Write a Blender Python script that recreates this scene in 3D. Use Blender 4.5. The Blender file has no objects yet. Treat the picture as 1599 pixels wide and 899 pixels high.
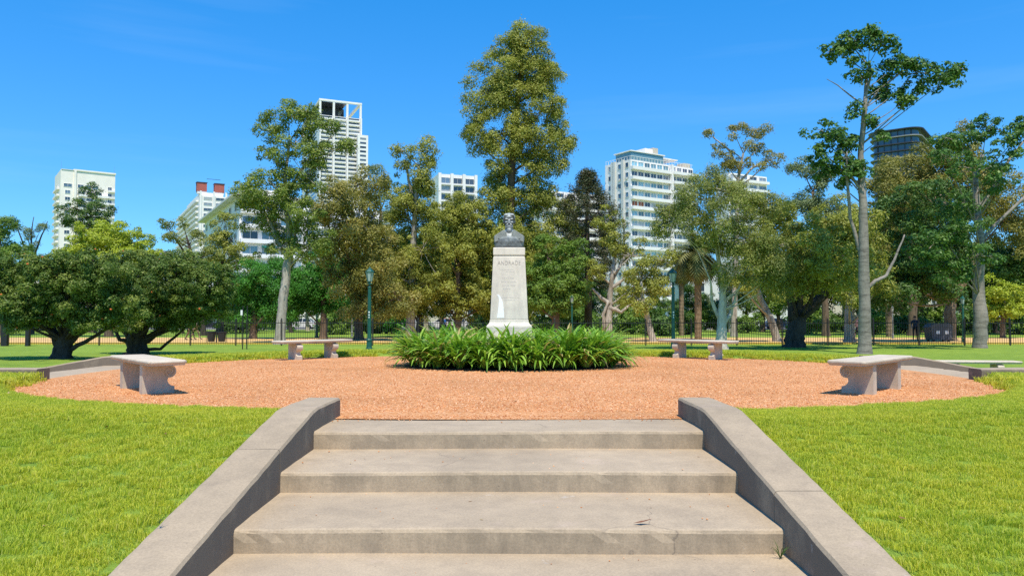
import bpy, bmesh, math, random
import numpy as np
from mathutils import Vector, Matrix

scene = bpy.context.scene
COL = scene.collection
R = math.radians

# ------------------------------------------------------------------ camera, sky, sun, exposure
F, CX, CY, HOR, EYE = 1163.0, 795.0, 449.5, 495.0, 1.0      # focal length etc. in photograph pixels
PITCH = math.atan((HOR - CY) / F)
cam_data = bpy.data.cameras.new('camera')
cam = bpy.data.objects.new('camera', cam_data)
COL.objects.link(cam)
cam.location = (0, 0, EYE)
cam.rotation_euler = (math.pi / 2 + PITCH, 0, 0)
cam_data.sensor_width = 36.0
cam_data.lens = 36.0 * F / 1599.0
cam_data.shift_x = (799.5 - CX) / 1599.0
cam_data.clip_start = 0.1
cam_data.clip_end = 6000
scene.camera = cam

SUN_EL, SUN_AZ = 63.5, 8.0          # behind the camera, a little to its right
to_sun = Vector((math.cos(R(SUN_EL)) * math.sin(R(SUN_AZ)), -math.cos(R(SUN_EL)) * math.cos(R(SUN_AZ)), math.sin(R(SUN_EL))))
sun_data = bpy.data.lights.new('sun', 'SUN')
sun_data.energy = 4.2
sun_data.angle = R(0.53)
sun_data.color = (1.0, 0.92, 0.78)
sun = bpy.data.objects.new('sun', sun_data)
COL.objects.link(sun)
sun.location = (10, -30, 50)
sun.rotation_euler = to_sun.to_track_quat('Z', 'Y').to_euler()

world = bpy.data.worlds.new('World')
scene.world = world
world.use_nodes = True
wn = world.node_tree
wn.nodes.clear()
w_out = wn.nodes.new('ShaderNodeOutputWorld')
w_bg = wn.nodes.new('ShaderNodeBackground')
w_sky = wn.nodes.new('ShaderNodeTexSky')
w_sky.sky_type = 'NISHITA'
w_sky.sun_disc = False
w_sky.sun_elevation = R(SUN_EL)
w_sky.sun_rotation = R(180 - SUN_AZ)
w_sky.altitude = 0
w_sky.air_density = 1.0
w_sky.dust_density = 0.15
w_sky.ozone_density = 2.4
w_hs = wn.nodes.new('ShaderNodeHueSaturation')
w_hs.inputs['Saturation'].default_value = 1.46
w_hs.inputs['Value'].default_value = 1.12
w_bg.inputs['Strength'].default_value = 0.135
wn.links.new(w_sky.outputs[0], w_hs.inputs['Color'])
# a few thin cirrus streaks
w_tc = wn.nodes.new('ShaderNodeTexCoord')
w_map = wn.nodes.new('ShaderNodeMapping')
w_map.inputs['Rotation'].default_value = (0, R(9), 0)
w_map.inputs['Scale'].default_value = (1.3, 1.3, 16)
w_noise = wn.nodes.new('ShaderNodeTexNoise')
w_noise.inputs['Scale'].default_value = 1.6
w_noise.inputs['Detail'].default_value = 5
w_ramp = wn.nodes.new('ShaderNodeValToRGB')
w_ramp.color_ramp.elements[0].position = 0.56
w_ramp.color_ramp.elements[1].position = 0.86
w_ramp.color_ramp.elements[1].color = (0.06, 0.06, 0.06, 1)
w_mix = wn.nodes.new('ShaderNodeMixRGB')
w_mix.inputs[2].default_value = (5.2, 6.4, 7.6, 1)
wn.links.new(w_tc.outputs['Generated'], w_map.inputs[0])
wn.links.new(w_map.outputs[0], w_noise.inputs[0])
wn.links.new(w_noise.outputs[0], w_ramp.inputs[0])
wn.links.new(w_ramp.outputs[0], w_mix.inputs[0])
w_gam = wn.nodes.new('ShaderNodeGamma')            # an evener blue from horizon to zenith
w_gam.inputs['Gamma'].default_value = 0.6
w_mul = wn.nodes.new('ShaderNodeMixRGB'); w_mul.blend_type = 'MULTIPLY'; w_mul.inputs[0].default_value = 1.0
w_mul.inputs[2].default_value = (0.66, 1.37, 2.08, 1)
wn.links.new(w_hs.outputs[0], w_gam.inputs[0])
wn.links.new(w_gam.outputs[0], w_mul.inputs[1])
wn.links.new(w_mul.outputs[0], w_mix.inputs[1])
wn.links.new(w_mix.outputs[0], w_bg.inputs[0])
wn.links.new(w_bg.outputs[0], w_out.inputs[0])

scene.view_settings.view_transform = 'Standard'
scene.view_settings.look = 'None'
scene.view_settings.exposure = 0.42
scene.view_settings.gamma = 1.0
scene.cycles.max_bounces = 6
scene.cycles.transparent_max_bounces = 8
scene.cycles.use_denoising = False

# ------------------------------------------------------------------ placing by the photograph's perspective
LOW = -0.63                      # level of the park lawns; the gravel terrace is z = 0
def ray(px, py):
    u, v = (px - CX) / F, (CY - py) / F
    return Vector((u, math.cos(PITCH) - v * math.sin(PITCH), math.sin(PITCH) + v * math.cos(PITCH)))
def at(px, py, d):               # the point at distance d (along +Y) seen at a photo pixel
    r = ray(px, py)
    return Vector((0, 0, EYE)) + r * (d / r.y)
def gx(px, d):                   # x for a pixel column at distance d
    return (px - CX) / F * d
def gy(py, z=LOW):               # distance of the ground seen at a pixel row
    return (EYE - z) * F / (py - HOR)

# ------------------------------------------------------------------ object helpers
def tag(o, label=None, cat=None, group=None, kind=None):
    if label: o['label'] = label
    if cat: o['category'] = cat
    if group: o['group'] = group
    if kind: o['kind'] = kind
    return o
def empty(name, loc, rz=0.0):
    o = bpy.data.objects.new(name, None)
    o.empty_display_size = 0.2
    COL.objects.link(o)
    o.location = loc
    o.rotation_euler = (0, 0, rz)
    return o
def link(name, me, parent=None, loc=(0, 0, 0), rot=(0, 0, 0), scale=(1, 1, 1)):
    o = bpy.data.objects.new(name, me)
    COL.objects.link(o)
    o.parent = parent
    o.location = loc
    o.rotation_euler = rot
    o.scale = scale
    return o
def copy_tree(o, parent=None):
    c = o.copy()
    COL.objects.link(c)
    c.parent = parent
    for ch in list(o.children):
        copy_tree(ch, c)
    return c

class MB:
    """collects shapes, builds ONE mesh"""
    def __init__(self): self.v, self.f = [], []
    def add(self, vs, fs):
        n = len(self.v)
        self.v += [tuple(p) for p in vs]
        self.f += [tuple(i + n for i in q) for q in fs]
        return self
    def box(self, c, s, rz=0.0, taper=1.0):
        x, y, z = s[0] / 2, s[1] / 2, s[2] / 2
        m = Matrix.Rotation(rz, 3, 'Z')
        vs = []
        for sz in (-1, 1):
            k = taper if sz > 0 else 1.0
            for sx, sy in ((-1, -1), (1, -1), (1, 1), (-1, 1)):
                vs.append(m @ Vector((sx * x * k, sy * y * k, sz * z)) + Vector(c))
        return self.add(vs, [(3, 2, 1, 0), (4, 5, 6, 7), (0, 1, 5, 4), (1, 2, 6, 5), (2, 3, 7, 6), (3, 0, 4, 7)])
    def span(self, a, b): # box by two corners
        return self.box(((a[0] + b[0]) / 2, (a[1] + b[1]) / 2, (a[2] + b[2]) / 2), (abs(b[0] - a[0]), abs(b[1] - a[1]), abs(b[2] - a[2])))
    def prism(self, pts, axis, a, b):
        """polygon pts (2-D) pushed along axis from a to b; axis 'x': pts are (y,z), 'y': (x,z), 'z': (x,y)"""
        n = len(pts)
        def P(p, t):
            return {'x': (t, p[0], p[1]), 'y': (p[0], t, p[1]), 'z': (p[0], p[1], t)}[axis]
        vs = [P(p, a) for p in pts] + [P(p, b) for p in pts]
        fs = [tuple(range(n)), tuple(range(2 * n - 1, n - 1, -1))]
        fs += [(i, n + i, n + (i + 1) % n, (i + 1) % n) for i in range(n)]
        return self.add(vs, fs)
    def tube(self, pts, rad, sides=7, cap=True):
        pts = [Vector(p) for p in pts]
        n = len(pts)
        vs = []
        ref = Vector((0.3, 1.0, 0.1)).normalized()
        for i, p in enumerate(pts):
            t = (pts[min(i + 1, n - 1)] - pts[max(i - 1, 0)])
            if t.length < 1e-9: t = Vector((0, 0, 1))
            t.normalize()
            a = t.cross(ref)
            if a.length < 1e-3: a = t.cross(Vector((1, 0, 0)))
            a.normalize()
            b = t.cross(a)
            for k in range(sides):
                an = 2 * math.pi * k / sides
                vs.append(p + (a * math.cos(an) + b * math.sin(an)) * rad[i])
        fs = []
        for i in range(n - 1):
            for k in range(sides):
                k2 = (k + 1) % sides
                fs.append((i * sides + k, i * sides + k2, (i + 1) * sides + k2, (i + 1) * sides + k))
        if cap:
            fs.append(tuple(range(sides - 1, -1, -1)))
            fs.append(tuple((n - 1) * sides + k for k in range(sides)))
        return self.add(vs, fs)
    def lathe(self, prof, c=(0, 0, 0), sides=12, start=0.0):
        """prof: (radius, z) list, closed by caps"""
        vs, fs, n = [], [], len(prof)
        for r, z in prof:
            for k in range(sides):
                an = start + 2 * math.pi * k / sides
                vs.append((c[0] + r * math.cos(an), c[1] + r * math.sin(an), c[2] + z))
        for i in range(n - 1):
            for k in range(sides):
                k2 = (k + 1) % sides
                fs.append((i * sides + k, i * sides + k2, (i + 1) * sides + k2, (i + 1) * sides + k))
        fs.append(tuple(range(sides - 1, -1, -1)))
        fs.append(tuple((n - 1) * sides + k for k in range(sides)))
        return self.add(vs, fs)
    def ball(self, c, r, seg=12, rings=8, rot=None):
        vs, fs = [], []
        m = rot or Matrix.Identity(3)
        for i in range(rings + 1):
            th = math.pi * i / rings
            for k in range(seg):
                ph = 2 * math.pi * k / seg
                vs.append(m @ Vector((r[0] * math.sin(th) * math.cos(ph), r[1] * math.sin(th) * math.sin(ph), r[2] * math.cos(th))) + Vector(c))
        for i in range(rings):
            for k in range(seg):
                k2 = (k + 1) % seg
                fs.append((i * seg + k, (i + 1) * seg + k, (i + 1) * seg + k2, i * seg + k2))
        return self.add(vs, fs)
    def mesh(self, name, mat, smooth=False, fix=True):
        me = bpy.data.meshes.new(name)
        me.from_pydata(self.v, [], self.f)
        if fix:
            b = bmesh.new(); b.from_mesh(me)
            bmesh.ops.recalc_face_normals(b, faces=b.faces)
            b.to_mesh(me); b.free()
        if smooth:
            me.polygons.foreach_set('use_smooth', [True] * len(me.polygons))
        me.materials.append(mat)
        return me
    def build(self, name, mat, parent=None, loc=(0, 0, 0), smooth=False, bevel=0.0, rot=(0, 0, 0)):
        o = link(name, self.mesh(name, mat, smooth), parent, loc, rot)
        if bevel:
            m = o.modifiers.new('bevel', 'BEVEL')
            m.width = bevel; m.segments = 2; m.limit_method = 'ANGLE'; m.angle_limit = R(35)
        return o

# ------------------------------------------------------------------ materials
def new_mat(name):
    m = bpy.data.materials.new(name)
    m.use_nodes = True
    nt = m.node_tree
    nt.nodes.clear()
    out = nt.nodes.new('ShaderNodeOutputMaterial')
    b = nt.nodes.new('ShaderNodeBsdfPrincipled')
    nt.links.new(b.outputs[0], out.inputs[0])
    return m, nt, b, out
def c4(c): return (c[0], c[1], c[2], 1.0)
def tex_noise(nt, coord, scale, detail=4, rough=0.6, stretch=None):
    n = nt.nodes.new('ShaderNodeTexNoise')
    n.inputs['Scale'].default_value = scale
    n.inputs['Detail'].default_value = detail
    n.inputs['Roughness'].default_value = rough
    if stretch:
        mp = nt.nodes.new('ShaderNodeMapping')
        mp.inputs['Scale'].default_value = stretch
        nt.links.new(coord, mp.inputs[0])
        coord = mp.outputs[0]
    nt.links.new(coord, n.inputs['Vector'])
    return n.outputs['Fac']
def ramp(nt, fac, stops):
    r = nt.nodes.new('ShaderNodeValToRGB')
    el = r.color_ramp.elements
    while len(el) < len(stops): el.new(0.5)
    for e, (p, c) in zip(el, stops):
        e.position = p; e.color = c4(c) if len(c) == 3 else c
    nt.links.new(fac, r.inputs[0])
    return r.outputs[0]
def mixc(nt, mode, fac, a, b):
    m = nt.nodes.new('ShaderNodeMixRGB')
    m.blend_type = mode
    for i, s in ((0, fac), (1, a), (2, b)):
        if hasattr(s, 'links'): nt.links.new(s, m.inputs[i])
        elif i == 0: m.inputs[0].default_value = s
        else: m.inputs[i].default_value = c4(s)
    return m.outputs[0]
def bump(nt, b, h, strength, dist):
    n = nt.nodes.new('ShaderNodeBump')
    n.inputs['Strength'].default_value = strength
    n.inputs['Distance'].default_value = dist
    nt.links.new(h, n.inputs['Height'])
    nt.links.new(n.outputs[0], b.inputs['Normal'])
def obj_co(nt):
    g = nt.nodes.new('ShaderNodeNewGeometry')
    return g.outputs['Position']
def plain(name, col, rough=0.6, var=0.25, scale=3.0, metal=0.0, spec=0.4, bmp=0.0, stretch=None, fine=None):
    """paint / plaster / bark: base colour broken up by two scales of noise"""
    m, nt, b, out = new_mat(name)
    co = obj_co(nt)
    n1 = tex_noise(nt, co, scale, 5, 0.65, stretch)
    lo = tuple(c * (1 - var) for c in col); hi = tuple(min(1, c * (1 + var)) for c in col)
    c = ramp(nt, n1, [(0.3, lo), (0.7, hi)])
    if fine:
        n2 = tex_noise(nt, co, fine, 3, 0.7)
        c = mixc(nt, 'MULTIPLY', 0.5, c, ramp(nt, n2, [(0.35, (0.62, 0.62, 0.62)), (0.65, (1.2, 1.2, 1.2))]))
    nt.links.new(c, b.inputs['Base Color'])
    b.inputs['Roughness'].default_value = rough
    b.inputs['Metallic'].default_value = metal
    b.inputs['Specular IOR Level'].default_value = spec
    if bmp:
        bump(nt, b, tex_noise(nt, co, fine or scale * 6, 4, 0.7, stretch), 0.6, bmp)
    return m
def concrete(name, col, stain_shade=(0.12, 0.105, 0.09), amount=0.75, bmp=0.004, lo_s=0.42, stretch=(2.6, 2.6, 0.9), crack=0.0):
    m, nt, b, out = new_mat(name)
    co = obj_co(nt)
    big = tex_noise(nt, co, 0.9, 6, 0.62)
    mid = tex_noise(nt, co, 5.5, 6, 0.7)
    fine = tex_noise(nt, co, 70, 3, 0.7)
    lo = tuple(c * 0.84 for c in col); hi = tuple(c * 1.1 for c in col)
    c = ramp(nt, big, [(0.30, lo), (0.55, col), (0.75, hi)])
    c = mixc(nt, 'MULTIPLY', 0.42, c, ramp(nt, mid, [(0.3, (0.68, 0.68, 0.70)), (0.6, (1.1, 1.09, 1.06))]))
    c = mixc(nt, 'MULTIPLY', 0.35, c, ramp(nt, fine, [(0.35, (0.6, 0.6, 0.6)), (0.62, (1.15, 1.15, 1.15))]))
    # rain streaks and grime on upright faces; for the cheek walls also painted shade
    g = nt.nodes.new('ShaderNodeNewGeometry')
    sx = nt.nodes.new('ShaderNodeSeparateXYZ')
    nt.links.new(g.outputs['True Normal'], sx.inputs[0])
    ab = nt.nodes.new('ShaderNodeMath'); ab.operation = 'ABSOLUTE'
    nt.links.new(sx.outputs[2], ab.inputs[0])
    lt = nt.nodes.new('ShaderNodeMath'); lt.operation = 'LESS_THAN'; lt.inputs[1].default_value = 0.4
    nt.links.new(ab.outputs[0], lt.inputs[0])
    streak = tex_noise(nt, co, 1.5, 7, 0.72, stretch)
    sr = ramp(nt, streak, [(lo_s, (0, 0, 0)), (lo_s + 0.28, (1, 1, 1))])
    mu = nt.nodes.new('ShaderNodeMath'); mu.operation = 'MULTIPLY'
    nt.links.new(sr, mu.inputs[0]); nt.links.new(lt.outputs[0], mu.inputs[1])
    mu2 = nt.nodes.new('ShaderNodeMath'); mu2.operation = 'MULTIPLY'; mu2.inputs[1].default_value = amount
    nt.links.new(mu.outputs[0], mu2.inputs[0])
    c = mixc(nt, 'MIX', mu2.outputs[0], c, stain_shade)
    # pale lime blotches and reddish dust
    bl = tex_noise(nt, co, 1.9, 5, 0.7)
    c = mixc(nt, 'MIX', ramp(nt, bl, [(0.60, (0, 0, 0)), (0.78, (0.45, 0.45, 0.45))]), c, (0.55, 0.42, 0.33))
    bl2 = tex_noise(nt, co, 3.3, 6, 0.75, (1, 1, 1.01))
    c = mixc(nt, 'MIX', ramp(nt, bl2, [(0.66, (0, 0, 0)), (0.72, (0.3, 0.3, 0.3))]), c, (0.62, 0.60, 0.56))
    if crack:                    # hairline cracks and a scatter of dark grit
        nz = nt.nodes.new('ShaderNodeTexNoise'); nz.inputs['Scale'].default_value = 2.5; nz.inputs['Detail'].default_value = 5
        nt.links.new(co, nz.inputs['Vector'])
        wob = mixc(nt, 'ADD', 0.35, co, nz.outputs['Color'])
        vo = nt.nodes.new('ShaderNodeTexVoronoi'); vo.feature = 'DISTANCE_TO_EDGE'; vo.inputs['Scale'].default_value = 0.75
        nt.links.new(wob, vo.inputs['Vector'])
        line = ramp(nt, vo.outputs['Distance'], [(0.0, (1, 1, 1)), (0.0032, (0, 0, 0))])
        where = ramp(nt, tex_noise(nt, co, 1.1, 2), [(0.55, (0, 0, 0)), (0.64, (0.6, 0.6, 0.6))])
        c = mixc(nt, 'MIX', mixc(nt, 'MULTIPLY', 1.0, line, where), c, (0.13, 0.105, 0.085))
        vs_ = nt.nodes.new('ShaderNodeTexVoronoi'); vs_.inputs['Scale'].default_value = 14
        nt.links.new(co, vs_.inputs['Vector'])
        spot = ramp(nt, vs_.outputs['Distance'], [(0.05, (1, 1, 1)), (0.09, (0, 0, 0))])
        sel = nt.nodes.new('ShaderNodeSeparateColor'); nt.links.new(vs_.outputs['Color'], sel.inputs[0])
        keep = ramp(nt, sel.outputs[0], [(0.86, (0, 0, 0)), (0.88, (0.7, 0.7, 0.7))])
        c = mixc(nt, 'MIX', mixc(nt, 'MULTIPLY', 1.0, spot, keep), c, (0.16, 0.12, 0.09))
    nt.links.new(c, b.inputs['Base Color'])
    b.inputs['Roughness'].default_value = 0.85
    b.inputs['Specular IOR Level'].default_value = 0.25
    bump(nt, b, mixc(nt, 'ADD', 0.5, mid, fine), 0.55, bmp)
    return m
def leaf_mat(name, stops, trans=0.30, rough=0.5, patch=0.0):
    m, nt, b, out = new_mat(name)
    a = nt.nodes.new('ShaderNodeAttribute'); a.attribute_name = 'tint'
    c = ramp(nt, a.outputs['Fac'], stops)
    if patch:                    # drier and lusher areas of a lawn
        co = obj_co(nt)
        c = mixc(nt, 'MULTIPLY', patch, c, ramp(nt, tex_noise(nt, co, 0.9, 5, 0.65), [(0.32, (0.62, 0.85, 0.8)), (0.52, (1.0, 1.0, 1.0)), (0.72, (1.22, 1.05, 1.1))]))
        c = mixc(nt, 'MULTIPLY', patch, c, ramp(nt, tex_noise(nt, co, 6.0, 4, 0.7), [(0.3, (0.72, 0.82, 0.75)), (0.65, (1.1, 1.06, 1.1))]))
    nt.links.new(c, b.inputs['Base Color'])
    b.inputs['Roughness'].default_value = rough
    b.inputs['Specular IOR Level'].default_value = 0.3
    t = nt.nodes.new('ShaderNodeBsdfTranslucent')
    bright = mixc(nt, 'MULTIPLY', 1.0, c, (1.15, 1.25, 0.7))
    nt.links.new(bright, t.inputs[0])
    mx = nt.nodes.new('ShaderNodeMixShader'); mx.inputs[0].default_value = trans
    nt.links.new(b.outputs[0], mx.inputs[1]); nt.links.new(t.outputs[0], mx.inputs[2])
    nt.links.new(mx.outputs[0], out.inputs[0])
    return m
def glass_mat(name, col, rough=0.08):
    m, nt, b, out = new_mat(name)
    oi = nt.nodes.new('ShaderNodeObjectInfo')
    c = ramp(nt, oi.outputs['Random'], [(0.0, tuple(x * 0.35 for x in col)), (0.45, col), (0.8, tuple(min(1, x * 1.7) for x in col)), (1.0, (0.42, 0.42, 0.40))])
    nt.links.new(c, b.inputs['Base Color'])
    b.inputs['Roughness'].default_value = rough
    b.inputs['Specular IOR Level'].default_value = 0.8
    return m

M = {}
M['steps'] = concrete('concrete_steps', (0.44, 0.345, 0.235), stain_shade=(0.175, 0.145, 0.105), amount=0.65, crack=1.0)
M['cheek'] = concrete('concrete_cheek_walls', (0.40, 0.315, 0.215), stain_shade=(0.135, 0.108, 0.085), amount=0.8, lo_s=0.2, stretch=(1.5, 1.5, 0.8), crack=1.0)  # dark tone is part grime, part shade painted into the upright faces
M['bench'] = concrete('cast_stone_bench', (0.61, 0.52, 0.40), stain_shade=(0.25, 0.205, 0.165), amount=0.5, bmp=0.003)
M['marble'] = concrete('monument_stone', (0.74, 0.68, 0.57), stain_shade=(0.42, 0.38, 0.33), amount=0.5, stretch=(5, 5, 0.6), bmp=0.002)
M['limewash'] = plain('white_repair_wash', (0.86, 0.86, 0.85), 0.8, 0.05, 6)
M['letter'] = plain('worn_letter_grey', (0.44, 0.40, 0.36), 0.8, 0.3, 14)
M['fadedletter'] = plain('faded_letter_grey', (0.50, 0.47, 0.44), 0.8, 0.15, 40)
M['green_paint'] = plain('dark_green_paint', (0.012, 0.085, 0.062), 0.38, 0.25, 8, spec=0.5)
M['black_iron'] = plain('black_iron', (0.018, 0.018, 0.02), 0.5, 0.3, 8)
M['grey_iron'] = plain('grey_iron', (0.20, 0.21, 0.21), 0.5, 0.2, 8)
M['lamp_glass'] = plain('milky_lamp_glass', (0.36, 0.42, 0.40), 0.2, 0.1, 8, spec=0.6)
M['plaster_white'] = plain('white_facade', (0.81, 0.765, 0.735), 0.8, 0.07, 0.25)
M['plaster_grey'] = plain('grey_white_facade', (0.61, 0.59, 0.55), 0.8, 0.08, 0.25)
M['plaster_cream'] = plain('cream_facade', (0.85, 0.775, 0.70), 0.8, 0.06, 0.25)
M['plaster_beige'] = plain('beige_facade', (0.55, 0.48, 0.38), 0.85, 0.1, 0.3)
M['brick_red'] = plain('red_render', (0.36, 0.10, 0.075), 0.85, 0.12, 0.5, fine=3)
M['dark_facade'] = plain('dark_bronze_facade', (0.045, 0.045, 0.05), 0.35, 0.2, 0.3)
M['roof_grey'] = plain('grey_roof', (0.25, 0.25, 0.25), 0.8, 0.2, 0.4)
M['glass'] = glass_mat('window_glass', (0.08, 0.12, 0.17))
M['glass_dark'] = glass_mat('dark_window_glass', (0.05, 0.065, 0.085))
M['glass_teal'] = glass_mat('teal_window_glass', (0.16, 0.30, 0.36))
M['awning'] = plain('green_awning', (0.02, 0.20, 0.17), 0.8, 0.1, 2)
M['rust_blind'] = plain('rust_red_blind', (0.30, 0.09, 0.045), 0.8, 0.1, 2)
# ------------------------------------------------------------------ ground
def lawn_mat():
    m, nt, b, out = new_mat('mown_lawn')
    co = obj_co(nt)
    n1 = tex_noise(nt, co, 0.22, 4, 0.6)
    n2 = tex_noise(nt, co, 2.6, 6, 0.7)
    n3 = tex_noise(nt, co, 55, 3, 0.8)
    c = ramp(nt, n1, [(0.3, (0.20, 0.31, 0.05)), (0.7, (0.27, 0.385, 0.06))])
    c = mixc(nt, 'MULTIPLY', 0.75, c, ramp(nt, n2, [(0.3, (0.6, 0.7, 0.65)), (0.7, (1.3, 1.18, 1.1))]))
    c = mixc(nt, 'MULTIPLY', 0.6, c, ramp(nt, n3, [(0.3, (0.45, 0.5, 0.4)), (0.7, (1.35, 1.3, 1.2))]))
    nt.links.new(c, b.inputs['Base Color'])
    b.inputs['Roughness'].default_value = 0.9
    b.inputs['Specular IOR Level'].default_value = 0.1
    bump(nt, b, n3, 0.8, 0.03)
    return m
def gravel_mat():
    m, nt, b, out = new_mat('crushed_brick_gravel')
    co = obj_co(nt)
    v = nt.nodes.new('ShaderNodeTexVoronoi'); v.inputs['Scale'].default_value = 60
    nt.links.new(co, v.inputs['Vector'])
    sep = nt.nodes.new('ShaderNodeSeparateColor'); nt.links.new(v.outputs['Color'], sep.inputs[0])
    c = ramp(nt, sep.outputs[0], [(0.0, (0.44, 0.175, 0.066)), (0.35, (0.60, 0.275, 0.11)), (0.8, (0.73, 0.375, 0.17)), (1.0, (0.80, 0.52, 0.32))])
    n1 = tex_noise(nt, co, 0.5, 5, 0.65)
    c = mixc(nt, 'MULTIPLY', 0.6, c, ramp(nt, n1, [(0.3, (0.72, 0.68, 0.64)), (0.5, (1.0, 1.0, 1.0)), (0.72, (1.22, 1.28, 1.34))]))
    n2 = tex_noise(nt, co, 9, 5, 0.7)
    c = mixc(nt, 'MULTIPLY', 0.5, c, ramp(nt, n2, [(0.3, (0.58, 0.52, 0.48)), (0.65, (1.08, 1.08, 1.08))]))
    nt.links.new(c, b.inputs['Base Color'])
    b.inputs['Roughness'].default_value = 0.95
    b.inputs['Specular IOR Level'].default_value = 0.1
    bump(nt, b, v.outputs['Distance'], 0.8, -0.014)
    return m
def pebble_mat():
    m, nt, b, out = new_mat('brick_pebble')
    oi = nt.nodes.new('ShaderNodeObjectInfo')
    c = ramp(nt, oi.outputs['Random'], [(0.0, (0.42, 0.145, 0.06)), (0.3, (0.58, 0.255, 0.10)), (0.75, (0.73, 0.375, 0.17)), (1.0, (0.82, 0.54, 0.35))])
    nt.links.new(c, b.inputs['Base Color'])
    b.inputs['Roughness'].default_value = 0.95
    b.inputs['Specular IOR Level'].default_value = 0.1
    return m
M['lawn'] = lawn_mat()
M['gravel'] = gravel_mat()
M['pebble'] = pebble_mat()
M['sand'] = plain('sandy_path', (0.66, 0.42, 0.16), 0.95, 0.14, 0.8, fine=9)
M['asphalt'] = plain('asphalt', (0.055, 0.055, 0.058), 0.9, 0.2, 0.6, fine=20)
M['kerb'] = plain('yellow_kerb', (0.75, 0.50, 0.06), 0.8, 0.15, 1.5)
M['pavement'] = plain('grey_pavement', (0.30, 0.29, 0.27), 0.9, 0.15, 1.5, fine=8)
M['soil'] = plain('dark_soil', (0.06, 0.042, 0.03), 0.95, 0.3, 4, fine=30)

CEN = (0.0, 13.4)                # middle of the gravel terrace
A_, B_, N_ = 7.5, 6.0, 2.5
def outline(th):                 # terrace radius in direction th (superellipse)
    c, s = abs(math.cos(th)), abs(math.sin(th))
    return ((c / A_) ** N_ + (s / B_) ** N_) ** (-1.0 / N_)
def past_edge(x, y):             # metres beyond the terrace's edge (negative inside)
    dx, dy = x - CEN[0], y - CEN[1]
    return math.hypot(dx, dy) - outline(math.atan2(dy, dx))
def lawn_z(x, y):
    e = past_edge(x, y)
    lip = 0.085 * min(1.0, max(0.0, e / 0.12))
    z = lip - 0.17 * max(0.0, e - 0.9)
    z += 0.018 * math.sin(x * 1.3 + 0.5) * math.sin(y * 1.1) * min(1, max(0, e))
    k = 0.10                     # soft foot of the bank
    return LOW + k * math.log1p(math.exp(min(40, (z - LOW) / k))) if e > 0 else z
HALF = 1.72                      # half width of a flight of steps
CHK = 0.34                       # thickness of a cheek wall
SIDE_Y = 13.8                    # middle of the two side flights
def in_stairs(x, y, m=0.0):
    if abs(x) < HALF + CHK * 0.5 - m and y < 7.9: return True
    return abs(x) > 7.0 and abs(x) < 11.9 and abs(y - SIDE_Y) < HALF + CHK * 0.5 - m

# the park ground: one sheet, a bank round the terrace, flat to the horizon
def make_ground():
    nth = 540
    ex = [0.0, 0.03, 0.08, 0.14, 0.25, 0.4, 0.6, 0.8, 1.0, 1.2, 1.4, 1.6, 1.8, 2.0, 2.2, 2.4, 2.6, 2.8, 3.0, 3.2, 3.4, 3.6, 3.8, 4.0, 4.2, 4.4, 4.7, 5.0, 5.4, 6.0, 7.0, 9.0, 13, 20, 40, 90, 200, 600, 3000]
    vs, fs = [], []
    rnd = random.Random(3)
    wob = [rnd.uniform(-0.02, 0.02) for _ in range(nth)]
    for j, e in enumerate(ex):
        for i in range(nth):
            th = 2 * math.pi * i / nth
            r = outline(th) + e + (wob[i] if j < 4 else 0)
            x, y = CEN[0] + r * math.cos(th), CEN[1] + r * math.sin(th)
            vs.append((x, y, lawn_z(CEN[0] + (outline(th) + e) * math.cos(th), CEN[1] + (outline(th) + e) * math.sin(th)) if e > 0 else -0.02))
    for j in range(len(ex) - 1):
        for i in range(nth):
            a, b_ = j * nth + i, j * nth + (i + 1) % nth
            q = (a, b_, b_ + nth, a + nth)
            cx_ = sum(vs[k][0] for k in q) / 4; cy_ = sum(vs[k][1] for k in q) / 4
            if ex[j] < 6.0 and in_stairs(cx_, cy_): continue
            fs.append(q)
    mb = MB(); mb.v, mb.f = vs, fs
    return mb
g = make_ground().build('ground', M['lawn'], smooth=True)
tag(g, kind='structure')

mb = MB()
n = 360
mb.v = [(CEN[0] + (outline(2 * math.pi * i / n) + 0.06) * math.cos(2 * math.pi * i / n), CEN[1] + (outline(2 * math.pi * i / n) + 0.06) * math.sin(2 * math.pi * i / n), 0.0) for i in range(n)]
mb.f = [tuple(range(n))]
o = mb.build('gravel_terrace', M['gravel'])
tag(o, kind='structure')

def strip(name, y0, y1, z, mat, x=230):
    b = MB(); b.v = [(-x, y0, z), (x, y0, z), (x, y1, z), (-x, y1, z)]; b.f = [(0, 1, 2, 3)]
    return tag(b.build(name, mat), kind='structure')
strip('sand_path', 45.2, 59.5, LOW + 0.006, M['sand'])
strip('street', 98.0, 111.0, LOW + 0.006, M['asphalt'])
for yk, nm in ((45.1, 'path_kerb'),):
    tag(MB().box((0, yk, LOW + 0.05), (200, 0.16, 0.10)).build(nm, M['kerb']), kind='structure')
tag(MB().box((0, 96.6, LOW + 0.04), (400, 2.6, 0.12)).build('pavement', M['pavement']), kind='structure')
tag(MB().box((0, 113.5, LOW + 0.04), (400, 5.0, 0.12)).build('pavement', M['pavement']), kind='structure')

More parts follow.
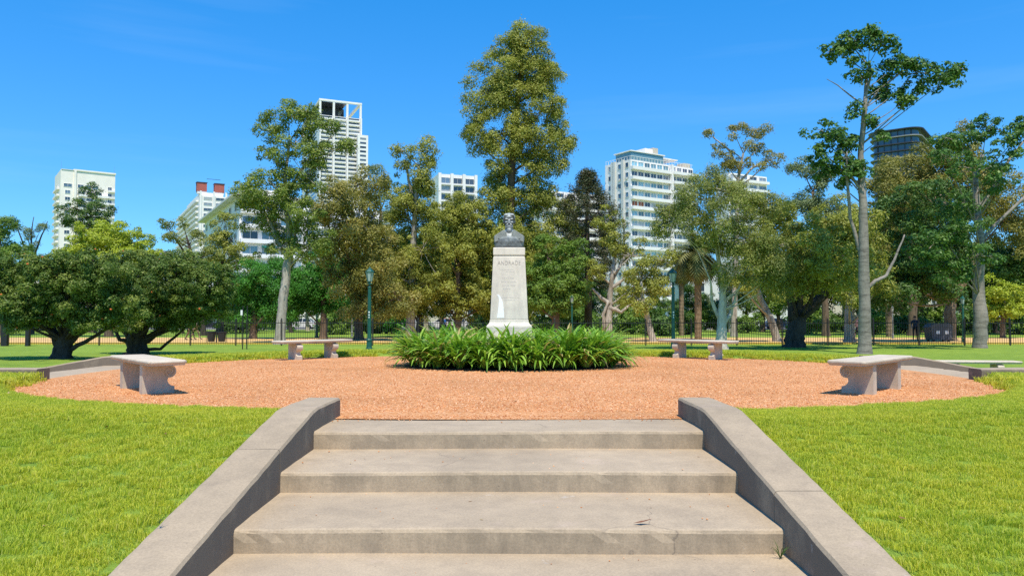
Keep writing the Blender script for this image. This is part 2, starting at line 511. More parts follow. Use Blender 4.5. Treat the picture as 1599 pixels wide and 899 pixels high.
# ------------------------------------------------------------------ instanced ground cover
def scatter(name, pts, rots, scls, sources, kind_label=None, label=None, cat=None):
    """one object whose points carry copies of small source meshes (geometry nodes)"""
    me = bpy.data.meshes.new(name)
    me.from_pydata(pts, [], [])
    a = me.attributes.new('rot', 'FLOAT_VECTOR', 'POINT'); a.data.foreach_set('vector', np.array(rots, dtype=np.float32).ravel())
    a = me.attributes.new('scl', 'FLOAT_VECTOR', 'POINT'); a.data.foreach_set('vector', np.array(scls, dtype=np.float32).ravel())
    a = me.attributes.new('pick', 'INT', 'POINT'); a.data.foreach_set('value', np.array([i % len(sources) for i in range(len(pts))], dtype=np.int32))
    o = link(name, me)
    ng = bpy.data.node_groups.new(name + '_scatter', 'GeometryNodeTree')
    ng.interface.new_socket('Geometry', in_out='INPUT', socket_type='NodeSocketGeometry')
    ng.interface.new_socket('Geometry', in_out='OUTPUT', socket_type='NodeSocketGeometry')
    gi = ng.nodes.new('NodeGroupInput'); go = ng.nodes.new('NodeGroupOutput')
    def attr(nm, ty):
        n = ng.nodes.new('GeometryNodeInputNamedAttribute'); n.data_type = ty; n.inputs['Name'].default_value = nm
        return n.outputs['Attribute']
    g2i = ng.nodes.new('GeometryNodeGeometryToInstance')
    for s in reversed(sources):
        oi = ng.nodes.new('GeometryNodeObjectInfo'); oi.inputs['Object'].default_value = s
        oi.inputs['As Instance'].default_value = False
        ng.links.new(oi.outputs['Geometry'], g2i.inputs[0])
    ip = ng.nodes.new('GeometryNodeInstanceOnPoints')
    ip.inputs['Pick Instance'].default_value = True
    ng.links.new(gi.outputs[0], ip.inputs['Points'])
    ng.links.new(g2i.outputs[0], ip.inputs['Instance'])
    ng.links.new(attr('pick', 'INT'), ip.inputs['Instance Index'])
    e2r = ng.nodes.new('FunctionNodeEulerToRotation')
    ng.links.new(attr('rot', 'FLOAT_VECTOR'), e2r.inputs[0])
    ng.links.new(e2r.outputs[0], ip.inputs['Rotation'])
    ng.links.new(attr('scl', 'FLOAT_VECTOR'), ip.inputs['Scale'])
    ng.links.new(ip.outputs[0], go.inputs[0])
    md = o.modifiers.new('scatter', 'NODES'); md.node_group = ng
    return tag(o, label, cat, kind='stuff')

def grass_patch_mesh(seed, size, n, h, w, mat):
    rg = np.random.default_rng(seed)
    x = rg.uniform(-size / 2, size / 2, n); y = rg.uniform(-size / 2, size / 2, n)
    hh = h * rg.uniform(0.55, 1.15, n); az = rg.uniform(0, 2 * np.pi, n); lean = rg.uniform(0.05, 0.75, n) * hh
    ww = w * rg.uniform(0.6, 1.2, n)
    dx, dy = np.cos(az), np.sin(az)
    px, py = -dy, dx
    V = np.zeros((n, 5, 3), np.float32)
    V[:, 0] = np.stack([x - px * ww / 2, y - py * ww / 2, -0.01 + 0 * x], 1)
    V[:, 1] = np.stack([x + px * ww / 2, y + py * ww / 2, -0.01 + 0 * x], 1)
    V[:, 2] = np.stack([x + dx * lean * 0.3 + px * ww * 0.4, y + dy * lean * 0.3 + py * ww * 0.4, hh * 0.6], 1)
    V[:, 3] = np.stack([x + dx * lean * 0.3 - px * ww * 0.4, y + dy * lean * 0.3 - py * ww * 0.4, hh * 0.6], 1)
    V[:, 4] = np.stack([x + dx * lean, y + dy * lean, hh], 1)
    base = np.arange(n)[:, None] * 5
    faces = [tuple(q) for q in (base + np.array([0, 1, 2, 3])).tolist()] + [tuple(q) for q in (base + np.array([3, 2, 4])).tolist()]
    me = bpy.data.meshes.new('grass_blades')
    me.from_pydata(V.reshape(-1, 3).tolist(), [], faces)
    t = np.repeat(rg.random(n), 5).astype(np.float32)
    at_ = me.attributes.new('tint', 'FLOAT', 'POINT'); at_.data.foreach_set('value', t)
    me.materials.append(mat)
    return me
M['grass'] = leaf_mat('grass_blade', [(0.0, (0.36, 0.385, 0.036)), (0.5, (0.56, 0.58, 0.046)), (0.85, (0.68, 0.66, 0.075)), (1.0, (0.66, 0.58, 0.16))], 0.40, 0.55, 0.5)
# the lawns right and left of the steps, the humps by the side flights and the rim behind the terrace
def loose(name, me):                          # a source shape used only by a scatter
    return bpy.data.objects.new(name, me)
patches = [loose('grass_tuft', grass_patch_mesh(s, 0.17, 300, 0.036, 0.0042, M['grass'])) for s in (1, 2, 3, 4)]
coarse = [loose('grass_tuft', grass_patch_mesh(s, 0.26, 170, 0.075, 0.010, M['grass'])) for s in (5, 6, 7)]
def grass_on(name, x0, x1, y0, y1, step, srcs, seed, smin=0.88, smax=1.12, edge=0.0, keep=None, far=99):
    rnd = random.Random(seed)
    P, Q, S = [], [], []
    x = x0
    while x < x1:
        y = y0
        while y < y1:
            px, py = x + rnd.uniform(-0.5, 0.5) * step, y + rnd.uniform(-0.5, 0.5) * step
            y += step
            e = past_edge(px, py)
            if e < edge or e > far or in_stairs(px, py, -CHK * 0.5 - 0.03): continue
            u = px / max(py, 0.1) * F + CX
            z = lawn_z(px, py)
            v = HOR + (EYE - z) * F / max(py, 0.1)
            if u < -90 or u > 1690 or v > 1000: continue
            if keep and not keep(px, py): continue
            zx = (lawn_z(px + 0.05, py) - lawn_z(px - 0.05, py)) / 0.1
            zy = (lawn_z(px, py + 0.05) - lawn_z(px, py - 0.05)) / 0.1
            if e < 0.15: zx = zy = 0
            P.append((px, py, z - 0.004)); Q.append((math.atan(zy), -math.atan(zx), rnd.uniform(0, 6.28)))
            s = rnd.uniform(smin, smax)
            patchy = 0.95 + 0.1 * math.sin(px * 2.1 + 1.7 * math.sin(py * 1.3)) * math.sin(py * 1.9)
            S.append((1.1, 1.1, s * patchy))
        x += step
    return scatter(name, P, Q, S, srcs)
grass_on('lawn_grass', -8.2, -1.95, 3.0, 11.0, 0.115, patches, 11, keep=lambda x, y: y < 10.4)
grass_on('lawn_grass', 1.95, 8.2, 3.0, 11.0, 0.115, patches, 12, keep=lambda x, y: y < 10.4)
grass_on('terrace_rim_grass', -10.5, -5.0, 9.6, 21.5, 0.16, coarse, 13, edge=-0.03, far=2.2, keep=lambda x, y: y > 10.2)
grass_on('terrace_rim_grass', 5.0, 10.5, 9.6, 21.5, 0.16, coarse, 14, edge=-0.03, far=2.2, keep=lambda x, y: y > 10.2)
grass_on('terrace_rim_grass', -5.0, 5.0, 18.0, 21.5, 0.16, coarse, 15, edge=-0.03, far=1.4)

# loose brick chips on the gravel
def pebble_mesh(seed):
    rnd = random.Random(seed)
    b = bmesh.new()
    bmesh.ops.create_icosphere(b, subdivisions=1, radius=1.0)
    for v in b.verts: v.co *= rnd.uniform(0.65, 1.2)
    me = bpy.data.meshes.new('brick_chip'); b.to_mesh(me); b.free()
    me.materials.append(M['pebble'])
    return me
chips = [loose('brick_chip', pebble_mesh(s)) for s in range(5)]
rnd = random.Random(21)
P, Q, S = [], [], []
while len(P) < 52000:
    y = 7.3 + (19.5 - 7.3) * rnd.random() ** 1.7
    x = rnd.uniform(-7.6, 7.6)
    if past_edge(x, y) > 0.03 or in_stairs(x, y): continue
    if abs(x) < HALF + 0.02 and y < 7.63: continue
    if (x / 2.2) ** 2 + ((y - 15.5) / 1.65) ** 2 < 1: continue
    s = rnd.uniform(0.004, 0.0105)
    P.append((x, y, 0.002)); Q.append((rnd.uniform(0, 6), rnd.uniform(0, 6), rnd.uniform(0, 6)))
    S.append((s * rnd.uniform(0.8, 1.5), s, s * rnd.uniform(0.5, 0.9)))
for k in range(900):
    x = rnd.uniform(-1.7, 1.7); y = 7.62 - abs(rnd.gauss(0, 0.16))
    s = rnd.uniform(0.004, 0.009)
    P.append((x, y, 0.003)); Q.append((0, 0, rnd.uniform(0, 6))); S.append((s, s, s * 0.7))
for k in range(60):
    i = rnd.randint(1, 3); x = rnd.uniform(-1.65, 1.65); y = 6.6 - 0.95 * (i - 1) - rnd.uniform(0.03, 0.9)
    s = rnd.uniform(0.004, 0.009)
    P.append((x, y, -0.158 * i + 0.003)); Q.append((0, 0, rnd.uniform(0, 6))); S.append((s, s, s * 0.7))
scatter('gravel_chips', P, Q, S, chips)

# ------------------------------------------------------------------ the flights of steps
RISE, TREAD, Y0 = 0.158, 0.95, 6.60
def cheek_profile():             # top line of a cheek wall: (distance from the terrace edge, z)
    return [(0.0, 0.185), (0.86, 0.192), (1.02, 0.182), (1.16, 0.158), (5.2, -0.57)]
def cheek_z(t):
    p = cheek_profile()
    for (a, za), (b_, zb) in zip(p, p[1:]):
        if a <= t <= b_: return za + (zb - za) * (t - a) / (b_ - a)
    return p[-1][1]
def flight(name, label, loc, rz, cuts, n_steps=5, small=False):
    """local frame: terrace edge at y = 0, going down towards -y"""
    root = empty(name, loc, rz)
    tag(root, label, 'stairs', 'concrete flights round the terrace')
    top = 1.02
    rnd = random.Random(len(label))
    for i in range(n_steps):
        y1 = 0.0 if i == 0 else -(top + TREAD * (i - 1)) + 0.0
        y0 = -(top + TREAD * i)
        z1 = -RISE * i
        if i == n_steps - 1: y0 -= 1.2
        b = bmesh.new()
        nx = 40
        hw = HALF + 0.02
        prof = [(y1 + (0.12 if i else 0.0), z1 - 0.5), (y1 + (0.12 if i else 0.0), z1 + (-0.012 if i == 0 else 0.002)), (y0 + 0.35, z1 - 0.001), (y0 + 0.028, z1 - 0.003), (y0 + 0.008, z1 - 0.010), (y0, z1 - 0.03), (y0 + 0.004, z1 - 0.09), (y0 + 0.006, z1 - 0.5)]
        rows = []
        for k in range(nx + 1):
            x = -hw + 2 * hw * k / nx
            row = []
            chip = rnd.uniform(0, 0.006) + (0.012 if rnd.random() < 0.08 else 0)
            sag = 0.004 * math.sin(x * 1.7 + i)
            for q, (yy, zz) in enumerate(prof):
                dy = chip if q in (3, 4, 5) else 0
                dz = -chip * 0.6 if q in (3, 4) else 0
                row.append(b.verts.new((x, yy + dy, zz + dz + (sag if 0 < q < 6 else 0))))
            rows.append(row)
        for k in range(nx):
            for q in range(len(prof) - 1):
                b.faces.new((rows[k][q], rows[k + 1][q], rows[k + 1][q + 1], rows[k][q + 1]))
        b.faces.new(rows[0]); b.faces.new(list(reversed(rows[-1])))
        bmesh.ops.recalc_face_normals(b, faces=b.faces)
        me = bpy.data.meshes.new('step'); b.to_mesh(me); b.free()
        me.materials.append(M['steps'])
        link('step', me, root)
    for s in (-1, 1):
        bounds = [0.0] + cuts[0 if s < 0 else 1] + [5.2]
        wall = empty('cheek_wall', (0, 0, 0)); wall.parent = root
        for a, b_ in zip(bounds, bounds[1:]):
            ts = [a + 0.004] + [t for t, _ in cheek_profile() if a + 0.05 < t < b_ - 0.05] + [b_ - 0.004]
            fine = []
            for t0, t1 in zip(ts, ts[1:]):
                m = max(1, int((t1 - t0) / 0.12))
                fine += [t0 + (t1 - t0) * k / m for k in range(m)]
            fine.append(ts[-1])
            b = bmesh.new()
            rows = []
            for t in fine:
                z = cheek_z(t) + 0.0012 * math.sin(t * 5 + s) + rnd.uniform(-0.0012, 0.0012)
                xi, xo = HALF + rnd.uniform(-0.002, 0.002), HALF + CHK + rnd.uniform(-0.004, 0.004)
                prof = [(xi, -1.3), (xi, z - 0.022 - rnd.uniform(0, 0.006)), (xi + 0.012, z - 0.004), (xi + 0.035, z), (xo - 0.03, z), (xo - 0.008, z - 0.008), (xo, z - 0.03), (xo, -1.3)]
                rows.append([b.verts.new((s * x, -t, zz)) for x, zz in prof])
            for k in range(len(rows) - 1):
                for q in range(len(prof) - 1):
                    b.faces.new((rows[k][q], rows[k + 1][q], rows[k + 1][q + 1], rows[k][q + 1]))
            b.faces.new(rows[0]); b.faces.new(list(reversed(rows[-1])))
            bmesh.ops.recalc_face_normals(b, faces=b.faces)
            me = bpy.data.meshes.new('wall_block'); b.to_mesh(me); b.free()
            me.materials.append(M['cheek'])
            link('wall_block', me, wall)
    return root
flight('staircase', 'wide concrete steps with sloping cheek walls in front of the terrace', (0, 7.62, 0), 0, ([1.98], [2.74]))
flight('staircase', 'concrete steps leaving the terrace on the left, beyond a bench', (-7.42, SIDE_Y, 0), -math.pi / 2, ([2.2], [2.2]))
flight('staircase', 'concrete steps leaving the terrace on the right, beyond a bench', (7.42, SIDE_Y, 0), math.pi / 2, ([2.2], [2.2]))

# ------------------------------------------------------------------ stone benches
def bench_support():
    # profile in (depth, height); +depth faces the middle of the terrace, with the carved volute at the top
    pts = [(-0.19, 0.0), (0.21, 0.0), (0.21, 0.085), (0.165, 0.10), (0.135, 0.125), (0.12, 0.16), (0.125, 0.19)]
    c, r = (0.145, 0.285), 0.085
    for k in range(11):
        an = R(-100 + 20 * k)
        pts.append((c[0] + r * math.cos(an), c[1] + r * math.sin(an)))
    pts += [(0.10, 0.385), (-0.19, 0.385)]
    b = MB().prism(pts, 'x', -0.065, 0.065)
    return b
def bench_volute():
    b = MB()
    pts, rad = [], []
    for k in range(26):
        a = R(90 - 24 * k); r = 0.078 * (1 - k / 30)
        pts.append((0.0, 0.145 + r * math.cos(a), 0.285 + r * math.sin(a))); rad.append(0.012)
    b.tube(pts, rad, 5)
    return b
def seat_mesh():
    L, D = 2.0, 0.48
    b = bmesh.new()
    prof = [(0.0, 0.385), (0.0, 0.395), (0.015, 0.41), (0.02, 0.425), (0.015, 0.44), (0.0, 0.449)]
    rings = []
    nn = []
    for sx, sy in ((-1, -1), (1, -1), (1, 1), (-1, 1)):
        for k in range(5):
            a = {(-1, -1): 180, (1, -1): 270, (1, 1): 0, (-1, 1): 90}[(sx, sy)] + k * 22.5
            nn.append((sx * (L / 2 - 0.05) + 0.05 * math.cos(R(a)), sy * (D / 2 - 0.05) + 0.05 * math.sin(R(a)), math.cos(R(a)), math.sin(R(a))))
    rnd = random.Random(8)
    for e, z in prof:
        rings.append([b.verts.new((x + nx * (e - 0.02) + rnd.uniform(-.002, .002), y + ny * (e - 0.02) + rnd.uniform(-.002, .002), z)) for x, y, nx, ny in nn])
    for r0, r1 in zip(rings, rings[1:]):
        for k in range(len(nn)):
            b.faces.new((r0[k], r0[(k + 1) % len(nn)], r1[(k + 1) % len(nn)], r1[k]))
    b.faces.new(list(reversed(rings[0]))); b.faces.new(rings[-1])
    bmesh.ops.recalc_face_normals(b, faces=b.faces)
    me = bpy.data.meshes.new('seat'); b.to_mesh(me); b.free()
    me.materials.append(M['bench'])
    return me
SEAT, SUPP, VOLU = seat_mesh(), bench_support().mesh('support', M['bench']), bench_volute().mesh('volute', M['bench'])
def bench(x, y, label, z=0.0, face=None):
    fx, fy = face or (CEN[0] - x, CEN[1] + 0.4 - y)
    rz = math.atan2(fy, fx) - math.pi / 2          # local +y looks to the middle
    root = empty('stone_bench', (x, y, z), rz)
    tag(root, label, 'bench', 'stone benches round the terrace')
    link('seat', SEAT, root)
    for s in (-0.5, 0.5):
        sp = link('support', SUPP, root, (s, 0, 0))
        for sx in (-0.068, 0.068): link('volute', VOLU, sp, (sx, 0, 0))
    return root
bench(-4.98, 10.25, 'stone bench on the gravel near the left shrubs, seen from its back', 0.0, (0.76, 0.65))
bench(4.95, 10.18, 'stone bench on the gravel before the tall pale trunk, seen from its back', 0.0, (-0.72, 0.695))
bench(-4.72, 18.0, 'stone bench behind the flower bed, before the leaning pale trunk')
bench(4.55, 18.05, 'stone bench behind the flower bed, before the green lamp and white trunk')
bench(11.6, 18.6, 'low stone bench on the lawn beyond the right side steps', LOW + 0.10, (-0.12, -1))

# a dry leaf and a weed on the steps, the small stone by the bench
lf = MB(); lf.v = [(-0.05, 0, 0.004), (0, -0.018, 0.012), (0.055, 0.004, 0.022), (0, 0.02, 0.01), (0.075, 0.008, 0.03), (0.0, 0.0, 0.018)]
lf.f = [(0, 1, 5), (1, 2, 5), (2, 3, 5), (3, 0, 5), (2, 4, 3)]
o = lf.build('dry_leaf', plain('dry_leaf_brown', (0.17, 0.07, 0.035), 0.8, 0.3, 20), loc=(0.84, 4.80, -2 * RISE + 0.004))
tag(o, 'curled brown dry leaf lying on the steps', 'leaf')
wd = MB(); rnd = random.Random(5)
for k in range(12):
    a, l = rnd.uniform(0, 6.28), rnd.uniform(0.06, 0.15)
    wd.tube([(0, 0, 0), (math.cos(a) * l * 0.3, math.sin(a) * l * 0.3, l * 0.6), (math.cos(a) * l * 0.7, math.sin(a) * l * 0.7, l * 0.9)], [0.003, 0.003, 0.0008], 4)
M['weed'] = plain('weed_green', (0.06, 0.12, 0.02), 0.7, 0.3, 20)
o = wd.build('weed', M['weed'], loc=(1.66, 4.62, -3 * RISE)); o.scale = (0.75, 0.75, 0.75); tag(o, 'small grassy weed in the corner of the lowest riser', 'weed')
o = wd.build('weed', M['weed'], loc=(-2.02, 4.35, -0.19), rot=(0, 0, 2)); o.scale = (0.45, 0.45, 0.35); tag(o, 'tiny weed on the left cheek wall beside the lawn', 'weed')
st = MB().ball((0, 0, 0.05), (0.11, 0.08, 0.07), 7, 5)
o = st.build('loose_stone', M['bench'], loc=(gx(1123, 18.3), 18.3, 0)); tag(o, 'small pale stone on the gravel beside a bench', 'stone')

# a thin litter of fallen leaves on gravel, lawn and steps
M['litter'] = leaf_mat('fallen_leaf_brown', [(0.0, (0.16, 0.075, 0.03)), (0.5, (0.30, 0.17, 0.07)), (1.0, (0.46, 0.34, 0.16))], 0.1, 0.8)
def litter_mesh(seed):
    r_ = random.Random(seed); b = MB()
    b.v = [(-1, 0, 0.1), (-0.2, -0.42, 0.0), (1, 0.05, 0.35), (-0.1, 0.45, 0.12), (0, 0, 0.16)]
    b.f = [(0, 1, 4), (1, 2, 4), (2, 3, 4), (3, 0, 4)]
    me = b.mesh('fallen_leaf', M['litter'], fix=False)
    a = me.attributes.new('tint', 'FLOAT', 'POINT'); a.data.foreach_set('value', np.full(5, r_.random(), np.float32))
    return me
lits = [loose('fallen_leaf', litter_mesh(s)) for s in range(6)]
rnd = random.Random(91); P, Q, S = [], [], []
while len(P) < 230:
    x, y = rnd.uniform(-8, 8), rnd.uniform(4, 20)
    e = past_edge(x, y)
    if abs(x) < 2.1 and y < 7.6: continue
    if (x / 2.4) ** 2 + ((y - 15.5) / 1.9) ** 2 < 1: continue
    if e > 0 and (in_stairs(x, y, -0.3) or rnd.random() < 0.35): continue
    s = rnd.uniform(0.014, 0.032)
    P.append((x, y, lawn_z(x, y) + 0.034 if e > 0 else 0.008)); Q.append((rnd.uniform(-.3, .3), rnd.uniform(-.3, .3), rnd.uniform(0, 6.3))); S.append((s, s, s))
for k in range(9):
    i = rnd.randint(0, 3); x = rnd.uniform(-1.6, 1.6); y = 6.6 - 0.95 * (i - 1) - rnd.uniform(0.1, 0.8) if i else rnd.uniform(6.7, 7.5)
    s = rnd.uniform(0.010, 0.018)
    P.append((x, y, -0.158 * i + 0.005)); Q.append((0, 0, rnd.uniform(0, 6.3))); S.append((s, s, s))
scatter('fallen_leaves', P, Q, S, lits)
# ------------------------------------------------------------------ monument
MX, MY = 0.0, 15.6
root = empty('bust_monument', (MX, MY, 0))
tag(root, 'pale stone pedestal with an engraved name in the flower bed', 'monument')
MB().box((0, 0, 0.30), (1.10, 1.10, 0.60)).build('foundation', M['marble'], root, bevel=0.015)
b = MB()
def sq(w, z): return [(-w / 2, -w / 2, z), (w / 2, -w / 2, z), (w / 2, w / 2, z), (-w / 2, w / 2, z)]
def loft(rings):
    m = MB(); vs = []; fs = []
    for w, z in rings: vs += sq(w, z)
    for i in range(len(rings) - 1):
        for k in range(4): fs.append((i * 4 + k, i * 4 + (k + 1) % 4, i * 4 + 4 + (k + 1) % 4, i * 4 + 4 + k))
    fs += [(3, 2, 1, 0), tuple(len(rings) * 4 - 4 + k for k in range(4))]
    return m.add(vs, fs)
loft([(0.93, 0.60), (0.93, 0.80), (0.90, 0.835), (0.84, 0.86), (0.80, 0.90), (0.785, 0.95)]).build('plinth', M['marble'], root, bevel=0.008)
loft([(0.775, 0.953), (0.655, 2.235)]).build('shaft', M['marble'], root, bevel=0.008)
MB().box((0, 0, 2.2525), (0.62, 0.62, 0.035)).build('groove', M['marble'], root)
loft([(0.645, 2.27), (0.655, 2.285), (0.655, 2.42), (0.64, 2.43)]).build('cap_stone', M['marble'], root, bevel=0.006)
# the name and the faded lines under it; the front face leans back
tilt = math.atan2((0.775 - 0.655) / 2, 2.235 - 0.953)
def front_y(z): return -(0.775 - (0.775 - 0.655) * (z - 0.953) / (2.235 - 0.953)) / 2
def text(name, s, size, z, mat, parent, spacing=1.0, dx=0.0):
    cu = bpy.data.curves.new(name, 'FONT')
    cu.body = s; cu.size = size; cu.align_x = 'CENTER'; cu.extrude = 0.002; cu.space_character = spacing
    tmp = bpy.data.objects.new('tmp', cu); COL.objects.link(tmp)
    bpy.context.view_layer.update()
    me = bpy.data.meshes.new_from_object(tmp)
    bpy.data.objects.remove(tmp)
    me.materials.clear(); me.materials.append(mat)
    return link(name, me, parent, (dx, front_y(z) - 0.002, z), (math.pi / 2 - tilt, 0, 0))
nm = text('name_lettering', 'ANDRADE', 0.115, 2.075, M['letter'], root, 1.12)
bpy.context.view_layer.update()
nm.scale.x = 0.47 / max(0.1, nm.dimensions.x)
# lines too worn to read: broken rows of shallow chisel marks
rl = random.Random(4)
for z, w, dx in ((1.975, 0.26, -0.04), (1.935, 0.16, 0.02), (1.80, 0.22, -0.02), (1.72, 0.30, 0.0), (1.65, 0.27, 0.0), (1.58, 0.15, -0.04), (1.40, 0.36, 0.03), (1.35, 0.22, 0.0)):
    m = MB(); x = -w / 2
    while x < w / 2:
        l = rl.uniform(0.006, 0.016)
        m.box((x + dx, -0.0015, 0), (l, 0.002, rl.uniform(0.008, 0.024))); x += l + rl.uniform(0.006, 0.02)
    o = m.build('worn_line', M['fadedletter'], root, (0, front_y(z), z), rot=(-tilt, 0, 0)); tag(o, kind='stuff')
# whitewashed repair on the lower left of the shaft
m = MB(); pts = [(-0.245, 0.0), (-0.10, 0.0), (-0.115, 0.20), (-0.135, 0.33), (-0.165, 0.41), (-0.20, 0.46), (-0.255, 0.475), (-0.215, 0.42), (-0.205, 0.33), (-0.225, 0.15)]
m.prism(pts, 'y', 0.0, -0.0025)
m.build('white_patch', M['limewash'], root, (0, front_y(1.0) - 0.0005, 0.99), rot=(-tilt, 0, 0))

# bronze bust of a bearded man
def bronze():
    m, nt, b, out = new_mat('patinated_bronze')
    co = obj_co(nt)
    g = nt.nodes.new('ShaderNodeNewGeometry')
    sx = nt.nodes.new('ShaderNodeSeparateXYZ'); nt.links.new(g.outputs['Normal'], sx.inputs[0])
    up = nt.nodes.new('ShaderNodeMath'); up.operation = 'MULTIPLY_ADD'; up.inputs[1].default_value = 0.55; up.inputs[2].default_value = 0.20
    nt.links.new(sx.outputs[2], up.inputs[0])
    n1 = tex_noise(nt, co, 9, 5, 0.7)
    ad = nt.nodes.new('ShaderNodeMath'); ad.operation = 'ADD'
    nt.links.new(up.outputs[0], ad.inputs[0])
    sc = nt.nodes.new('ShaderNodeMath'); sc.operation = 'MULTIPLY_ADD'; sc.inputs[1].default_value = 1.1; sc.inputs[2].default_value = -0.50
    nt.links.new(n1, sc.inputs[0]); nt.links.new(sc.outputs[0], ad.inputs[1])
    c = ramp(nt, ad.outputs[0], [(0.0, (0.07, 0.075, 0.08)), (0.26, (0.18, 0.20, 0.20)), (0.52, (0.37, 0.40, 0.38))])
    nt.links.new(c, b.inputs['Base Color'])
    b.inputs['Roughness'].default_value = 0.42
    b.inputs['Metallic'].default_value = 0.0
    b.inputs['Specular IOR Level'].default_value = 0.5
    bump(nt, b, tex_noise(nt, co, 60, 4, 0.7), 0.5, 0.006)
    return m
M['bronze'] = bronze()
M['bronze_light'] = plain('rain_washed_bronze', (0.25, 0.27, 0.245), 0.55, 0.3, 12, metal=0.1, fine=60)
def remeshed(mb, name, mat, parent, voxel, it=3):
    o = mb.build(name, mat, parent)
    m = o.modifiers.new('remesh', 'REMESH'); m.mode = 'VOXEL'; m.voxel_size = voxel; m.use_smooth_shade = True
    s = o.modifiers.new('smooth', 'SMOOTH'); s.iterations = it; s.factor = 0.5
    return o
bust = empty('bronze_bust', (MX, MY, 2.432))
tag(bust, 'dark bronze bust of a bearded man in a coat, on the pedestal', 'bust')
t = MB()
# chest cut off square at the arms, shoulders sloping to the neck
rings = [(0.29, 0.15, 0.00), (0.305, 0.17, 0.05), (0.315, 0.185, 0.14), (0.322, 0.185, 0.21), (0.318, 0.175, 0.255), (0.26, 0.155, 0.305), (0.165, 0.125, 0.345), (0.10, 0.10, 0.375), (0.082, 0.09, 0.42), (0.08, 0.085, 0.50)]
vs, fs, ns = [], [], 28
for hw, hd, z in rings:
    for k in range(ns):
        a = 2 * math.pi * k / ns
        ex = 0.55 if z < 0.27 else 0.85
        x = hw * math.copysign(abs(math.cos(a)) ** ex, math.cos(a)); y = hd * math.copysign(abs(math.sin(a)) ** ex, math.sin(a))
        vs.append((x, y, z))
for i in range(len(rings) - 1):
    for k in range(ns): fs.append((i * ns + k, i * ns + (k + 1) % ns, (i + 1) * ns + (k + 1) % ns, (i + 1) * ns + k))
fs += [tuple(range(ns - 1, -1, -1)), tuple((len(rings) - 1) * ns + k for k in range(ns))]
t.add(vs, fs)
head_start = len(t.v)
# head: skull, brow, cheeks, nose, ears, eyes under the brow, beard and moustache
HZ = 0.575
t.ball((0, 0.010, HZ + 0.045), (0.098, 0.118, 0.125), 16, 12)
t.ball((0, -0.030, HZ - 0.02), (0.084, 0.088, 0.105), 14, 10)
for s in (-1, 1):
    t.ball((s * 0.040, -0.098, HZ + 0.036), (0.042, 0.022, 0.015), 10, 6, Matrix.Rotation(-s * 0.15, 3, 'Y'))   # brows
    t.ball((s * 0.050, -0.088, HZ - 0.022), (0.030, 0.024, 0.028), 10, 6)    # cheek bones
    t.ball((s * 0.036, -0.094, HZ + 0.006), (0.015, 0.010, 0.010), 8, 6)     # eyes
    t.ball((s * 0.101, 0.012, HZ + 0.0), (0.014, 0.026, 0.038), 8, 6)        # ears
    t.ball((s * 0.028, -0.112, HZ - 0.062), (0.036, 0.018, 0.016), 10, 6, Matrix.Rotation(s * 0.45, 3, 'Y'))    # moustache
    t.ball((s * 0.085, -0.01, HZ + 0.075), (0.03, 0.07, 0.06), 10, 6)        # hair over the ears
    t.ball((s * 0.05, -0.085, HZ + 0.115), (0.05, 0.035, 0.035), 10, 6)      # swept fringe
t.ball((0, -0.120, HZ - 0.008), (0.017, 0.026, 0.042), 10, 8)                # nose
t.ball((0, -0.132, HZ - 0.034), (0.021, 0.02, 0.015), 8, 6)
t.ball((0, -0.085, HZ + 0.078), (0.078, 0.035, 0.045), 12, 8)                # forehead
t.ball((0, -0.080, HZ - 0.105), (0.074, 0.055, 0.066), 12, 8)                # beard
t.ball((0, -0.098, HZ - 0.175), (0.056, 0.047, 0.075), 12, 8)
t.ball((-0.022, -0.108, HZ - 0.235), (0.026, 0.03, 0.045), 8, 6)
t.ball((0.024, -0.108, HZ - 0.235), (0.026, 0.03, 0.045), 8, 6)
hs = 1.14
t.v[head_start:] = [(x * hs, (y + 0.01) * hs - 0.01, (z - 0.48) * hs + 0.455) for x, y, z in t.v[head_start:]]
remeshed(t, 'figure', M['bronze'], bust, 0.0085)
# coat collar and lapels, paler where the rain runs
for s in (-1, 1):
    m = MB()
    m.prism([(s * 0.055, 0.34), (s * 0.11, 0.385), (s * 0.20, 0.325), (s * 0.300, 0.262), (s * 0.305, 0.125), (s * 0.22, 0.155), (s * 0.235, 0.205), (s * 0.17, 0.175), (s * 0.105, 0.095), (s * 0.045, 0.245)], 'y', -0.178, -0.135)
    o = m.build('lapel', M['bronze_light'], bust, bevel=0.006)
for k in range(3): MB().ball((0.0, -0.187, 0.07 + 0.05 * k), (0.009, 0.006, 0.009), 8, 5).build('coat_button', M['bronze_light'], bust, smooth=True)

